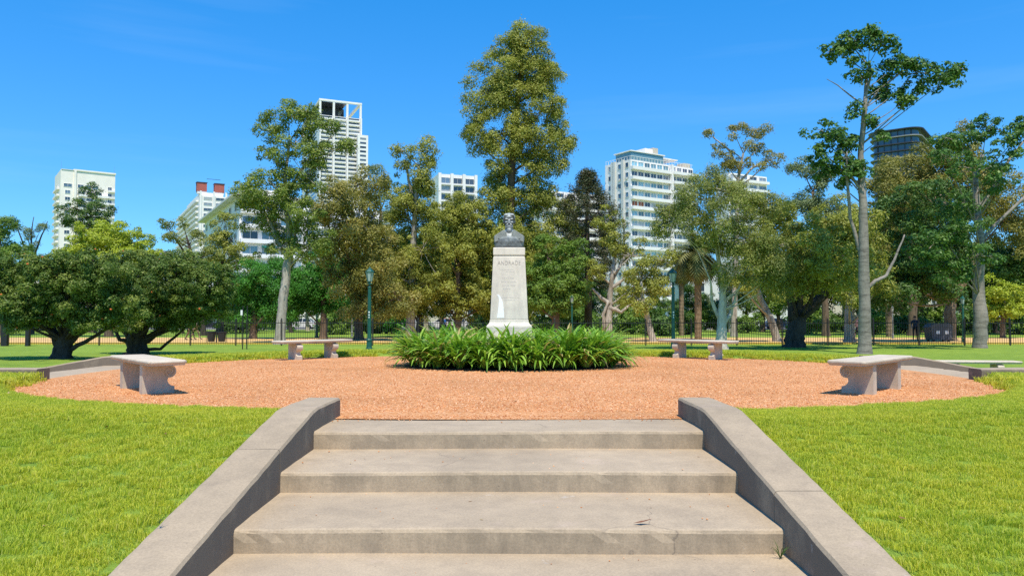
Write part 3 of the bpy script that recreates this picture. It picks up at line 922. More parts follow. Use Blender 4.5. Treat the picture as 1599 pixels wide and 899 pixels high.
# ------------------------------------------------------------------ agapanthus bed
b = MB(); n = 60
b.v = [(2.15 * math.cos(2 * math.pi * i / n), 15.5 + 1.6 * math.sin(2 * math.pi * i / n), 0.012) for i in range(n)]; b.f = [tuple(range(n))]
tag(b.build('flower_bed_soil', M['soil']), kind='structure')
M['agapanthus'] = leaf_mat('agapanthus_leaf', [(0.0, (0.12, 0.25, 0.022)), (0.45, (0.22, 0.41, 0.04)), (0.85, (0.36, 0.52, 0.07)), (0.95, (0.42, 0.48, 0.09)), (1.0, (0.45, 0.36, 0.14))], 0.28, 0.36)
def agapanthus_mesh(seed, nb=92):
    rg = random.Random(seed)
    vs, fs, tint = [], [], []
    for k in range(nb):
        az = rg.uniform(0, 6.283); L = rg.uniform(0.45, 0.82); w = rg.uniform(0.012, 0.019)
        up = rg.uniform(0.6, 1.48)            # starting slope
        bend = rg.uniform(1.0, 2.2) / L
        r0 = rg.uniform(0.0, 0.07)
        x, z, ang = r0, 0.0, up + 0.25
        tw = rg.uniform(-0.5, 0.5)
        tv = rg.random() ** 1.2 * 0.9 if rg.random() > 0.06 else 1.0
        seg = 7
        base = len(vs)
        side = Vector((-math.sin(az), math.cos(az), 0))
        for s in range(seg + 1):
            ww = w * (0.75 + 0.5 * min(1, s / 2)) * (1 if s < seg - 1 else (0.7 if s == seg - 1 else 0.1))
            c = Vector((math.cos(az) * x, math.sin(az) * x, z + 0.02))
            sd = side * math.cos(tw * s / seg) + Vector((0, 0, 1)) * math.sin(tw * s / seg)
            keel = Vector((0, 0, -0.004)) if 0 < s < seg else Vector((0, 0, 0))
            vs += [tuple(c - sd * ww), tuple(c + keel), tuple(c + sd * ww)]
            tint += [tv] * 3
            ang -= bend * L / seg * (0.5 + s / seg)
            x += math.cos(ang) * L / seg; z += math.sin(ang) * L / seg
            z = max(z, -0.005)
        for s in range(seg):
            a = base + s * 3
            fs += [(a, a + 1, a + 4, a + 3), (a + 1, a + 2, a + 5, a + 4)]
    me = bpy.data.meshes.new('agapanthus_leaves'); me.from_pydata(vs, [], fs)
    a = me.attributes.new('tint', 'FLOAT', 'POINT'); a.data.foreach_set('value', np.array(tint, np.float32))
    me.polygons.foreach_set('use_smooth', [True] * len(me.polygons))
    me.materials.append(M['agapanthus'])
    return me
aga = [agapanthus_mesh(40 + s) for s in range(6)]
rnd = random.Random(77)
def clump(x, y, s, label, group):
    o = link('agapanthus_plant', rnd.choice(aga), None, (x + 0.06, y, 0.012), (rnd.uniform(-.06, .06), rnd.uniform(-.06, .06), rnd.uniform(0, 6.28)), (s, s, s * rnd.uniform(0.85, 1.12)))
    tag(o, label, 'plant', group)
ORD = ['first', 'second', 'third', 'fourth', 'fifth', 'sixth', 'seventh', 'eighth', 'ninth', 'tenth', 'eleventh']
for k in range(11):
    a = R(200 + 14 * k)
    clump(2.12 * math.cos(a), 15.5 + 1.42 * math.sin(a), rnd.uniform(1.05, 1.18), 'strap-leaved agapanthus clump, %s from the left along the front of the bed' % ORD[k], 'front row of the agapanthus bed')
cnt = 0
tries = 0
placed = []
while cnt < 86 and tries < 6000:
    tries += 1
    x, y = rnd.uniform(-2.0, 2.0), rnd.uniform(14.0, 17.0)
    if (x / 2.0) ** 2 + ((y - 15.5) / 1.45) ** 2 > 1: continue
    if abs(x - MX) < 0.62 and abs(y - MY) < 0.62: continue
    if (y - 15.5) < -0.92 * 1.42 * math.sqrt(max(0, 1 - (x / 2.05) ** 2)): continue
    if any((x - p) ** 2 + (y - q) ** 2 < 0.25 ** 2 for p, q in placed): continue
    placed.append((x, y)); cnt += 1
    where = 'in the bed left of the pedestal' if x < -0.62 else 'in the bed right of the pedestal' if x > 0.62 else 'between the front row and the pedestal' if y < MY else 'hidden behind the pedestal'
    clump(x, y, rnd.uniform(1.12, 1.28), 'tall agapanthus clump packed ' + where, 'agapanthus ' + where)

# ------------------------------------------------------------------ lamps
def lamp(px, d, label, h=4.15, post='green_paint', white=False):
    root = empty('street_lamp', (gx(px, d), d, LOW))
    tag(root, label, 'street lamp', 'park lamps')
    s = h / 4.15
    p = MB()
    p.lathe([(0.17, 0), (0.17, 0.10), (0.14, 0.13), (0.13, 0.42), (0.15, 0.45), (0.15, 0.50), (0.105, 0.56), (0.095, 0.80), (0.082, 3.05), (0.095, 3.08), (0.095, 3.13), (0.07, 3.17)], sides=14)
    p.build('post', M[post], root, smooth=False)
    a = MB(); a.lathe([(0.05, 3.17), (0.05, 3.26), (0.15, 3.28), (0.15, 3.31), (0.06, 3.33), (0.05, 3.40)], sides=12); a.build('collar', M[post], root)
    gl = MB(); gl.lathe([(0.115, 3.42), (0.20, 3.86)], sides=6); ln = gl.build('lantern', M['lamp_glass'], root)
    fr = MB()
    for k in range(6):
        an = 2 * math.pi * k / 6
        fr.tube([(0.12 * math.cos(an), 0.12 * math.sin(an), 3.41), (0.207 * math.cos(an), 0.207 * math.sin(an), 3.87)], [0.012, 0.012], 5)
    fr.lathe([(0.125, 3.39), (0.125, 3.425)], sides=6)
    fr.build('lantern_frame', M[post], ln)
    rf = MB(); rf.lathe([(0.23, 3.86), (0.235, 3.89), (0.13, 4.00), (0.09, 4.03), (0.075, 4.07), (0.02, 4.10), (0.025, 4.13), (0.004, 4.17)], sides=6); rf.build('roof', M[post], root)
    if white:
        for k, (z, w) in enumerate(((1.88, 0.06), (1.74, 0.05), (1.62, 0.035))):
            MB().box((0, -0.094, z), (w, 0.01, 0.07)).build('sticker', M['limewash'], root)
    root.scale = (s, s, s)
    return root
lamp(577, 37.2, 'green lamp post with lantern on the lawn left of the bed', white=True)
lamp(1051, 38.2, 'green lamp post with lantern behind the right rear bench', white=True)
lamp(495, 60, 'dark green lamp post behind the fence, by the leaning pale trunk', 3.7)
lamp(550, 62, 'thin grey lamp post behind the fence, next to the green lamp', 3.05, 'grey_iron')
lamp(1503, 45.5, 'green lamp post beside the smooth bottle-shaped trunk', 2.95)
lamp(1393, 57, 'small pale lamp post on the path beyond the tall trunk', 2.5, 'grey_iron')
lamp(893, 56, 'green lamp post just showing above the bed, right of the monument', 3.3)

# ------------------------------------------------------------------ the iron fence
FY = 42.6
root = empty('iron_fence', (0, FY, LOW))
tag(root, 'long black iron picket fence between lawn and sandy path', 'fence')
FH = 1.42
SPAN = 2.6
PK = MB()
k = 0.0
while k < SPAN - 0.02:
    PK.tube([(k + 0.065, 0, 0.06), (k + 0.065, 0, FH), (k + 0.065, 0, FH + 0.08)], [0.011, 0.011, 0.002], 4); k += 0.13
pk_me = PK.mesh('pickets', M['black_iron'])
rail_me = MB().box((SPAN / 2, 0, 0.14), (SPAN - 0.09, 0.03, 0.035)).box((SPAN / 2, 0, FH - 0.12), (SPAN - 0.09, 0.03, 0.035)).mesh('rail', M['black_iron'])
post_me = MB().box((0, 0, 0.75), (0.055, 0.055, 1.50)).lathe([(0.04, 1.50), (0.04, 1.53), (0.012, 1.58)], sides=6).mesh('post', M['black_iron'])
x = -16 * SPAN
while x < 16 * SPAN - 0.1:
    link('post', post_me, root, (x, 0, 0))
    r_ = link('rail', rail_me, root, (x, 0, 0))
    p_ = link('pickets', pk_me, r_, (0, 0, 0)); tag(p_, kind='stuff')
    x += SPAN
link('post', post_me, root, (x, 0, 0))
# taller gate posts at the left
for px in (9, 45):
    o = MB().box((0, 0, 0.95), (0.34 if px == 9 else 0.2, 0.2, 1.9)).box((0, 0, 1.93), (0.40 if px == 9 else 0.26, 0.26, 0.06)).build('gate_post', M['black_iron'], None, (gx(px, FY - 0.6), FY - 0.6, LOW))
    tag(o, 'thick dark gate post at the left end of the fence' if px == 9 else 'slimmer gate post beside the thick one at the left', 'post')

# ------------------------------------------------------------------ small park furniture
d = 38.0
root = empty('notice_sign', (gx(383, d), d, LOW)); tag(root, 'park sign frame on two thin dark posts behind the left bench', 'sign')
for s in (-0.11, 0.11):
    MB().tube([(s, 0, 0), (s, 0, 2.2)], [0.028, 0.028], 8).build('post', M['black_iron'], root)
MB().box((-0.17, -0.03, 1.86), (0.10, 0.02, 0.26)).build('small_plate', M['limewash'], root)
for px, lb in ((331, 'dark green waste bin by the path, nearer the walkers'), (347, 'dark green waste bin by the path, nearer the sign posts')):
    d = 48.0
    root = empty('waste_bin', (gx(px, d), d, LOW)); tag(root, lb, 'bin', 'bins by the path')
    MB().lathe([(0.20, 0.06), (0.27, 0.62), (0.29, 0.64), (0.29, 0.70), (0.25, 0.70)], sides=14).build('body', M['black_iron'], root)
    for s in (-0.3, 0.3): MB().tube([(s, 0, 0), (s, 0, 0.72)], [0.02, 0.02], 6).build('post', M['black_iron'], root)
d = 50
root = empty('waste_container', (gx(1464, d), d, LOW)); tag(root, 'grey street waste container behind the fence on the right', 'container')
M['bin_grey'] = plain('dark_grey_plastic', (0.08, 0.085, 0.10), 0.5, 0.15, 3)
MB().prism([(-0.62, 0.12), (0.62, 0.12), (0.72, 0.95), (-0.72, 0.95)], 'y', -0.45, 0.45).build('body', M['bin_grey'], root)
MB().prism([(-0.74, 0.955), (0.74, 0.955), (0.66, 1.12), (0.4, 1.2), (-0.4, 1.2), (-0.66, 1.12)], 'y', -0.48, 0.48).build('lid', M['bin_grey'], root)
for sx in (-0.5, 0.5):
    for sy in (-0.33, 0.33): MB().lathe([(0.09, -0.03), (0.09, 0.03)], sides=10).build('wheel', M['black_iron'], root, (sx, sy, 0.09), rot=(math.pi / 2, 0, 0))
for sx in (-0.28, 0.30): MB().box((sx, -0.44, 0.62), (0.22, 0.02, 0.20)).build("sticker", M["limewash"], root, (0, -0.028, 0))
# ------------------------------------------------------------------ buildings
def footprint(xl, xc, xr, d, phi):
    P = Vector((gx(xc, d), d))
    ur, ul = (xr - CX) / F, (xl - CX) / F
    Lf = (ur * P.y - P.x) / (math.cos(phi) - ur * math.sin(phi))
    Ls = (P.x - ul * P.y) / (math.sin(phi) + ul * math.cos(phi))
    return P, Lf, Ls
def top_z(py, d): return EYE + (HOR - py) * d / F
BOXM = {}
def unit_box(mat, name):
    k = (mat.name, name)
    if k not in BOXM:
        BOXM[k] = MB().box((0, 0, 0), (1, 1, 1)).mesh(name, mat)
    return BOXM[k]
def part_box(name, mat, parent, c, s, rz=0.0):
    return link(name, unit_box(mat, name), parent, c, (0, 0, rz), s)
WINM = {}
def window(parent, c, w, h, side, glass, frame, framed=True):
    """a framed pane on the front (side=0: faces -y) or on the left wall (side=1: faces -x)"""
    k = (round(w, 2), round(h, 2), glass.name, frame.name, framed)
    if k not in WINM:
        fm = MB()
        t = 0.09
        fm.box((0, -0.05, h / 2), (w + t, 0.14, t)).box((0, -0.05, -h / 2), (w + t, 0.14, t))
        fm.box((-w / 2, -0.05, 0), (t, 0.14, h - t)).box((w / 2, -0.05, 0), (t, 0.14, h - t))
        if w > 1.5: fm.box((0, -0.04, 0), (0.07, 0.10, h - t))
        WINM[k] = (MB().box((0, 0.0, 0), (w - 0.02, 0.05, h - 0.02)).mesh('window', glass), fm.mesh('frame', frame))
    g_, f_ = WINM[k]
    o = link('window', g_, parent, c, (0, 0, 0 if side == 0 else -math.pi / 2))
    if framed: link('frame', f_, o)
    return o
def block(name, label, xl, xc, xr, d, phi, ytop, mat, side=None):
    """box building with its near corner at photo column xc; local x runs along the front, local y back along the left side"""
    P, Lf, Ls = footprint(xl, xc, xr, d, phi)
    Ls = side or Ls
    H = top_z(ytop, d) - LOW
    root = empty(name, (P.x, P.y, LOW), phi)
    tag(root, label, 'building', 'apartment buildings behind the park')
    part_box('wall', mat, root, (Lf / 2, Ls / 2, H / 2), (Lf, Ls, H))
    return root, Lf, Ls, H
def rows(H, fh, n): return [H - fh * (k + 1) + fh * 0.5 for k in range(n) if H - fh * (k + 1) > 0.5]
W, G, CR = M['plaster_white'], M['plaster_grey'], M['plaster_cream']
PH = R(30)

# cream tower at the far left
r_, Lf, Ls, H = block('apartment_tower', 'cream apartment tower standing behind the yellow-green tree at the left', 81, 90, 176, 330, R(37), 263, CR)
part_box('cornice', CR, r_, (Lf * 0.62, Ls / 2, H + 0.35), (Lf * 0.78, Ls + 0.8, 0.7))
part_box('parapet', M['plaster_grey'], r_, (Lf * 0.12, Ls / 2, H + 0.15), (Lf * 0.22, Ls + 0.5, 0.3))
part_box('pilaster', CR, r_, (Lf * 0.26, -0.2, H / 2), (0.9, 0.6, H + 0.02))
for zc in rows(H - 5.3, 3.0, 14):
    top = zc > H - 7.5
    window(r_, (Lf * 0.13, -0.02, zc), 3.2 if top else 2.0, 1.5, 0, M['glass'], W)
    if top:
        for k in range(3): window(r_, (Lf * (0.36 + 0.135 * k), -0.02, zc), 2.3, 1.5, 0, M['glass'], W)
    else:
        for k in range(3): window(r_, (Lf * (0.38 + 0.155 * k), -0.02, zc), 2.7, 1.6, 0, M['glass_dark'], W)
        b_ = part_box('balcony', W, r_, (Lf * 0.60, -0.75, zc - 1.15), (Lf * 0.56, 1.5, 1.0))
    part_box('balcony', W, r_, (Lf * 0.93, -0.5, zc - 1.2), (Lf * 0.13, 1.0, 0.9))
    window(r_, (Lf * 0.90, -0.02, zc), 1.6, 1.5, 0, M['glass_dark'], W)
    part_box('balcony', W, r_, (-0.55, Ls * 0.5, zc - 1.2), (1.1, Ls * 0.7, 0.9))
    window(r_, (-0.02, Ls * 0.5, zc), 2.4, 1.7, 1, M['glass_dark'], W)
for sx in (0.01, 0.985): MB().tube([(0, 0, 0), (0, 0, 3.2)], [0.05, 0.02], 5).build('aerial', M['grey_iron'], r_, (Lf * sx, 0.3, H + 0.7))

# white tower with red rooftop boxes
r_, Lf, Ls, H = block('apartment_tower', 'white apartment tower with two red rooftop boxes', 276, 309, 352, 390, PH, 304, W)
for zc in rows(H, 2.9, 26):
    part_box('balcony', W, r_, (-0.7, Ls * 0.52, zc - 1.0), (1.4, Ls * 0.96, 0.95))
    window(r_, (-0.02, Ls * 0.3, zc + 0.1), 4.2, 1.5, 1, M['glass_dark'], G); window(r_, (-0.02, Ls * 0.72, zc + 0.1), 4.2, 1.5, 1, M['glass_dark'], G)
    window(r_, (Lf * 0.30, -0.02, zc), Lf * 0.30, 1.35, 0, M['glass'], G)
    window(r_, (Lf * 0.75, -0.02, zc), Lf * 0.32, 1.35, 0, M['glass'], G)
for u in (0.04, 0.52, 0.97): part_box('pilaster', W, r_, (Lf * u, -0.25, H / 2 + 1.2), (0.9, 0.7, H + 2.4))
part_box('penthouse', W, r_, (Lf * 0.55, Ls * 0.4, H + 1.6), (Lf * 0.85, Ls * 0.6, 3.2))
for u in (0.20, 0.86):
    b_ = part_box('roof_box', M['brick_red'], r_, (Lf * u, Ls * 0.15, H + 6.5), (5.0, 4.6, 4.6))
    part_box('box_base', W, r_, (Lf * u, Ls * 0.15, H + 3.7), (4.6, 4.2, 1.1))
    part_box('box_roof', M['dark_facade'], r_, (Lf * u, Ls * 0.15, H + 9.0), (5.6, 5.2, 0.35))
part_box('rail', M['dark_facade'], r_, (Lf * 0.5, 0.2, H + 9.0), (Lf * 0.5, 0.25, 0.2))

# the nearer white block with the deep eaves
r_, Lf, Ls, H = block('apartment_building', 'white apartment building with deep eaves and a green awning', 318, 372, 470, 152, PH, 306, W)
part_box('eaves', G, r_, (Lf / 2, Ls / 2, H + 0.2), (Lf + 3.4, Ls + 3.4, 0.4))
part_box('penthouse', M['plaster_cream'], r_, (Lf * 0.5, Ls * 0.5, H + 1.6), (Lf * 0.7, Ls * 0.75, 2.4))
for q, zc in enumerate(rows(H - 0.3, 3.05, 8)):
    for k in range(3):
        window(r_, (Lf * (0.17 + 0.3 * k), -0.02, zc + 0.1), Lf * 0.24, 1.7, 0, (M['glass_teal'], M['glass'], M['glass_dark'])[(k + q) % 3], W)
    part_box('balcony', W, r_, (Lf * 0.5, -0.6, zc - 1.15), (Lf * 0.98, 1.2, 0.85))
    for k in range(7): window(r_, (-0.02, Ls * (0.08 + 0.14 * k), zc), 2.0, 1.5, 1, M['glass_dark'], G)
    if q == 3:
        part_box('awning', M['awning'], r_, (Lf * 0.47, -1.15, zc + 0.75), (Lf * 0.26, 1.1, 0.35))

# tall white tower with the open top
r_, Lf, Ls, H = block('apartment_tower', 'tallest white tower with an open framed crown, behind the leaning trunk tree', 470, 496, 562, 470, R(24), 176, W)
for k in range(4): part_box('crown_column', W, r_, (Lf * (0.015 + 0.323 * k), 0.6, H + 4.6), (1.3, 1.3, 9.2))
for k in range(1, 3): part_box('crown_column', W, r_, (0.6, Ls * 0.47 * k, H + 4.6), (1.2, 1.2, 9.2))
for k in range(3): part_box('crown_column', W, r_, (Lf * (0.015 + 0.485 * k), Ls - 0.7, H + 4.6), (1.3, 1.3, 9.2))
for c_, s_ in (((Lf / 2, 0.6, H + 9.8), (Lf + 0.6, 1.6, 1.2)), ((Lf / 2, Ls - 0.7, H + 9.8), (Lf + 0.6, 1.6, 1.2)), ((0.6, Ls / 2, H + 9.8), (1.6, Ls - 3, 1.2)), ((Lf - 0.6, Ls / 2, H + 9.8), (1.6, Ls - 3, 1.2))):
    part_box('crown_beam', W, r_, c_, s_)
part_box('plant_room', M['plaster_beige'], r_, (Lf * 0.60, Ls * 0.30, H + 4), (Lf * 0.12, Ls * 0.2, 8))
part_box('plant_room', M['dark_facade'], r_, (Lf * 0.37, Ls * 0.5, H + 4.4), (Lf * 0.62, Ls * 0.6, 8.8))
part_box('terrace_roof', M['dark_facade'], r_, (Lf * 0.34, Ls * 0.5, H + 9.1), (Lf * 0.62, Ls - 3.4, 0.2))
for zc in rows(H, 2.75, 42):
    for k in range(3):
        window(r_, (Lf * (0.17 + 0.325 * k), -0.02, zc + 0.35), Lf * 0.26, 1.35, 0, M['glass_dark'], G, False)
        part_box('balcony', W, r_, (Lf * (0.17 + 0.325 * k), -0.6, zc - 0.75), (Lf * 0.27, 1.2, 0.95))
    for k in range(2): window(r_, (-0.02, Ls * (0.3 + 0.4 * k), zc + 0.35), Ls * 0.28, 1.3, 1, M['glass_dark'], G, False)
for k in range(4): part_box('pilaster', W, r_, (Lf * (0.012 + 0.325 * k), -0.7, H / 2), (1.0, 1.5, H + 0.02))
root2, Lf2, Ls2, H2 = block('apartment_tower', 'lower slab tower attached beside the tallest white tower', 555, 557, 573, 474, R(24), 208, W)
for zc in rows(H2 - 1, 2.75, 38):
    window(root2, (Lf2 * 0.5, -0.02, zc), Lf2 * 0.6, 1.3, 0, M['glass_dark'], G, False)

# pale block glimpsed behind the trees
r_, Lf, Ls, H = block('apartment_building', 'long pale apartment block glimpsed between the trees below the tall tower', 455, 470, 612, 205, R(24), 322, W)
for zc in rows(H, 2.9, 9):
    for k in range(6): window(r_, (Lf * (0.09 + 0.165 * k), -0.02, zc), 2.4, 1.4, 0, M['glass_dark'], G)
    part_box('balcony', W, r_, (Lf * 0.5, -0.5, zc - 1.15), (Lf * 0.9, 1.0, 0.8))

# white gridded block left of the big tree
r_, Lf, Ls, H = block('apartment_building', 'white building with a gridded front left of the tallest tree', 672, 684, 743, 290, R(20), 270, W)
for k in range(4): part_box('pilaster', W, r_, (Lf * (0.02 + 0.32 * k), -0.5, H / 2), (1.1, 1.3, H + 0.5))
for q, zc in enumerate(rows(H - 0.8, 3.3, 14)):
    for k in range(3):
        window(r_, (Lf * (0.18 + 0.32 * k), -0.02, zc), Lf * 0.24, 2.2, 0, M['glass_dark'] if q < 2 and k else M['glass'], G)
    part_box('balcony', W, r_, (Lf * 0.5, -0.45, zc - 1.55), (Lf * 0.95, 1.1, 0.55))
    window(r_, (-0.02, Ls * 0.5, zc), 1.8, 1.5, 1, M['glass'], G)

# balconied block behind the araucaria
r_, Lf, Ls, H = block('apartment_building', 'white balconied block behind the dark araucaria', 826, 848, 950, 225, R(26), 296, W)
for zc in rows(H, 2.95, 14):
    part_box('balcony', W, r_, (Lf * 0.5, -0.9, zc - 1.0), (Lf * 0.98, 1.8, 0.9))
    for k in range(6): window(r_, (Lf * (0.09 + 0.165 * k), -0.02, zc + 0.1), 2.6, 1.7, 0, M['glass_dark'], G)
    for k in range(2): window(r_, (-0.02, Ls * (0.3 + 0.4 * k), zc), 1.4, 1.3, 1, M['glass_dark'], G)

# the big block right of centre
r_, Lf, Ls, H = block('apartment_tower', 'broad white apartment block with ribbon windows and rust blinds', 946, 986, 1084, 218, R(33), 247, W)
for q, zc in enumerate(rows(H, 2.95, 18)):
    part_box('balcony', W, r_, (Lf * 0.30, -0.55, zc - 1.0), (Lf * 0.60, 1.1, 0.95))
    part_box('balcony', W, r_, (Lf * 0.81, -1.0, zc - 1.05), (Lf * 0.385, 2.0, 0.85))
    for k in range(6):
        rust = (q, k) in ((4, 0), (4, 1), (11, 0), (12, 0))
        window(r_, (Lf * (0.055 + 0.098 * k), -0.02, zc + 0.25), Lf * 0.082, 1.5, 0, M['rust_blind'] if rust else (M['glass_teal'] if q % 3 != 1 else M['glass_dark']), W)
    for k in range(4): window(r_, (Lf * (0.67 + 0.094 * k), -0.02, zc + 0.15), Lf * 0.074, 1.7, 0, M['glass_dark'], W)
    for u in (0.13, 0.42, 0.80): window(r_, (-0.02, Ls * u, zc), 1.3, 1.4, 1, M['glass'], G)
for u in (0.27, 0.60, 0.68): part_box('pilaster', G, r_, (-0.3, Ls * u, H / 2), (0.6, 1.0, H + 0.6))
for u in (0.605, 0.62): part_box('pilaster', W, r_, (Lf * u, -0.9, H / 2), (0.35, 1.0, H))
part_box('penthouse', M['glass_teal'], r_, (Lf * 0.28, Ls * 0.35, H + 1.3), (Lf * 0.5, Ls * 0.6, 2.6))
part_box('penthouse_roof', W, r_, (Lf * 0.28, Ls * 0.35, H + 2.75), (Lf * 0.54, Ls * 0.66, 0.3))
part_box('lift_house', W, r_, (Lf * 0.42, Ls * 0.45, H + 3.6), (4.4, 4.0, 2.8))
part_box('lift_house', M['plaster_beige'], r_, (Lf * 0.50, Ls * 0.40, H + 3.8), (2.2, 3.0, 3.4))
part_box('roof_slab', W, r_, (Lf * 0.62, Ls * 0.35, H + 2.2), (Lf * 0.34, Ls * 0.5, 0.35))
part_box('roof_box', M['plaster_beige'], r_, (Lf * 0.93, Ls * 0.2, H + 0.8), (3.0, 3.0, 1.6))
rm = MB(); x = 0.3
while x < Lf: rm.box((x, 0.1, 0.55), (0.08, 0.08, 1.1)); x += 1.2
y = 0.4
while y < Ls: rm.box((0.1, y, 0.55), (0.08, 0.08, 1.1)); y += 1.2
rm.box((Lf / 2, 0.1, 1.1), (Lf, 0.1, 0.1)).box((0.1, Ls / 2 + 0.1, 1.1), (0.1, Ls - 0.1, 0.1))
rm.build('railing', W, r_, (0, 0, H))

r_, Lf, Ls, H = block('apartment_building', 'white balconied block behind the thin dark-crowned eucalyptus', 1120, 1140, 1200, 250, R(28), 268, W)
for zc in rows(H, 2.95, 16):
    part_box('balcony', W, r_, (Lf * 0.5, -0.8, zc - 1.0), (Lf * 0.96, 1.6, 0.9))
    for k in range(4): window(r_, (Lf * (0.13 + 0.25 * k), -0.02, zc + 0.15), Lf * 0.18, 1.6, 0, M['glass'], G)

# dark glass tower with the swept roof
d = 340; P, Lf, Ls = footprint(1366, 1438, 1462, d, R(52)); H = top_z(196, d) - LOW
r_ = empty('glass_tower', (P.x, P.y, LOW), R(52)); tag(r_, 'dark glass tower with rounded corner and overhanging roof, right', 'building', 'apartment buildings behind the park')
def rounded(Lx, Ly, rad, z0, z1, grow=0.0):
    pts = []
    for cx_, cy_, a0 in ((rad, rad, 180), (Lx - rad, rad, 270), (Lx - rad, Ly - rad, 0), (rad, Ly - rad, 90)):
        for k in range(7):
            a = R(a0 + 15 * k); pts.append((cx_ + (rad + grow) * math.cos(a), cy_ + (rad + grow) * math.sin(a)))
    return MB().prism(pts, 'z', z0, z1)
rounded(Lf, Ls, 4.0, 0, H).build('core', M['glass'], r_)
for k in range(24):
    z = H - 3.3 * k
    if z < 1: break
    rounded(Lf, Ls, 4.0, z - 0.35, z + 0.1, 1.5 if k else 2.2).build('floor_slab', M['dark_facade'] if k % 3 != 1 else M['roof_grey'], r_)
    for q in range(6):
        part_box('mullion', M['dark_facade'], r_, (-0.1, Ls * (0.12 + 0.15 * q), z - 1.8), (0.4, 0.35, 2.6))
part_box('plant_room', M['plaster_grey'], r_, (Lf * 0.5, Ls * 0.5, H + 1), (Lf * 0.4, Ls * 0.5, 2.0))

# low houses and street walls seen under the trees
r_, Lf, Ls, H = block('low_building', 'low cream building with grey roof between the left trees', 196, 212, 262, 140, R(36), 396, M['plaster_cream'])
part_box('roof', M['roof_grey'], r_, (Lf / 2, Ls / 2, H + 0.4), (Lf + 1, Ls + 1, 0.8))
for zc in rows(H, 3.1, 3):
    for k in range(3): window(r_, (Lf * (0.2 + 0.3 * k), -0.02, zc), 1.3, 1.6, 0, M['glass_dark'], W)
for i, (x0, x1, d, yt, mk, lb) in enumerate(((-160, 200, 136, 438, 'plaster_beige', 'long beige street building low behind the left trees'), (255, 335, 132, 442, 'plaster_grey', 'grey street building behind the sign posts'),
        (455, 640, 138, 430, 'plaster_cream', 'cream street building behind the green lamp'), (640, 835, 134, 420, 'plaster_beige', 'beige street building behind the monument'),
        (1075, 1290, 136, 410, 'plaster_grey', 'grey street building behind the white trunk'), (1290, 1480, 140, 380, 'plaster_beige', 'beige street building behind the tall pale trunk'), (1480, 1800, 138, 415, 'plaster_grey', 'long grey street building at the far right'))):
    r_, Lf, Ls, H = block('street_building', lb, x0 - 8, x0, x1, d, R(1.5), yt, M[mk], side=12)
    nwin = max(3, int(Lf / 4.2))
    for zc in rows(H, 3.0, 4):
        for k in range(nwin): window(r_, (Lf * (k + 0.5) / nwin, -0.02, zc), 1.7, 1.6, 0, M['glass_dark'], W)

rc = random.Random(17)
for o in [x for x in bpy.data.objects if x.name.startswith('window') and x.parent and x.parent.name.startswith(('apartment', 'low_build'))]:
    q = rc.random()
    if q < 0.16:
        side = abs(o.rotation_euler.z) > 0.1
        dx = o.dimensions.x * 0.5
        off = (rc.uniform(-0.5, 0.5), -0.28, -o.dimensions.z * 0.5 - 0.35) if True else 0
        ac = part_box('air_conditioner', M['plaster_grey'], o, off, (0.85, 0.36, 0.55))
# ------------------------------------------------------------------ trees
def bark(name, col, dark, scale=2.0, stretch=(3, 3, 0.7), bmp=0.02):
    m, nt, b, out = new_mat(name)
    co = obj_co(nt)
    n1 = tex_noise(nt, co, scale, 6, 0.7, stretch)
    c = ramp(nt, n1, [(0.33, dark), (0.52, col), (0.75, tuple(min(1, x * 1.2) for x in col))])
    n2 = tex_noise(nt, co, 16, 4, 0.7, (1, 1, 0.35))
    c = mixc(nt, 'MULTIPLY', 0.5, c, ramp(nt, n2, [(0.3, (0.6, 0.6, 0.6)), (0.65, (1.15, 1.15, 1.15))]))
    nt.links.new(c, b.inputs['Base Color'])
    b.inputs['Roughness'].default_value = 0.9
    b.inputs['Specular IOR Level'].default_value = 0.15
    bump(nt, b, n2, 0.8, bmp)
    return m
BK = {
    'pale': bark('pale_bark', (0.42, 0.37, 0.31), (0.20, 0.165, 0.13)),
    'smooth': bark('smooth_grey_bark', (0.27, 0.24, 0.20), (0.13, 0.115, 0.095), 1.6, (1, 1, 4.5), 0.015),
    'white': bark('white_bark', (0.55, 0.50, 0.42), (0.33, 0.28, 0.22)),
    'brown': bark('brown_bark', (0.16, 0.115, 0.08), (0.06, 0.042, 0.03)),
    'dark': bark('dark_bark', (0.075, 0.06, 0.05), (0.03, 0.024, 0.02)),
    'shaggy': bark('shaggy_bark', (0.26, 0.19, 0.12), (0.075, 0.05, 0.035), 1.6, (3, 3, 0.5), 0.05),
}
def pal(name, a, b_, c, tr=0.3):
    return leaf_mat(name, [(0.0, a), (0.5, b_), (1.0, c)], tr, 0.5)
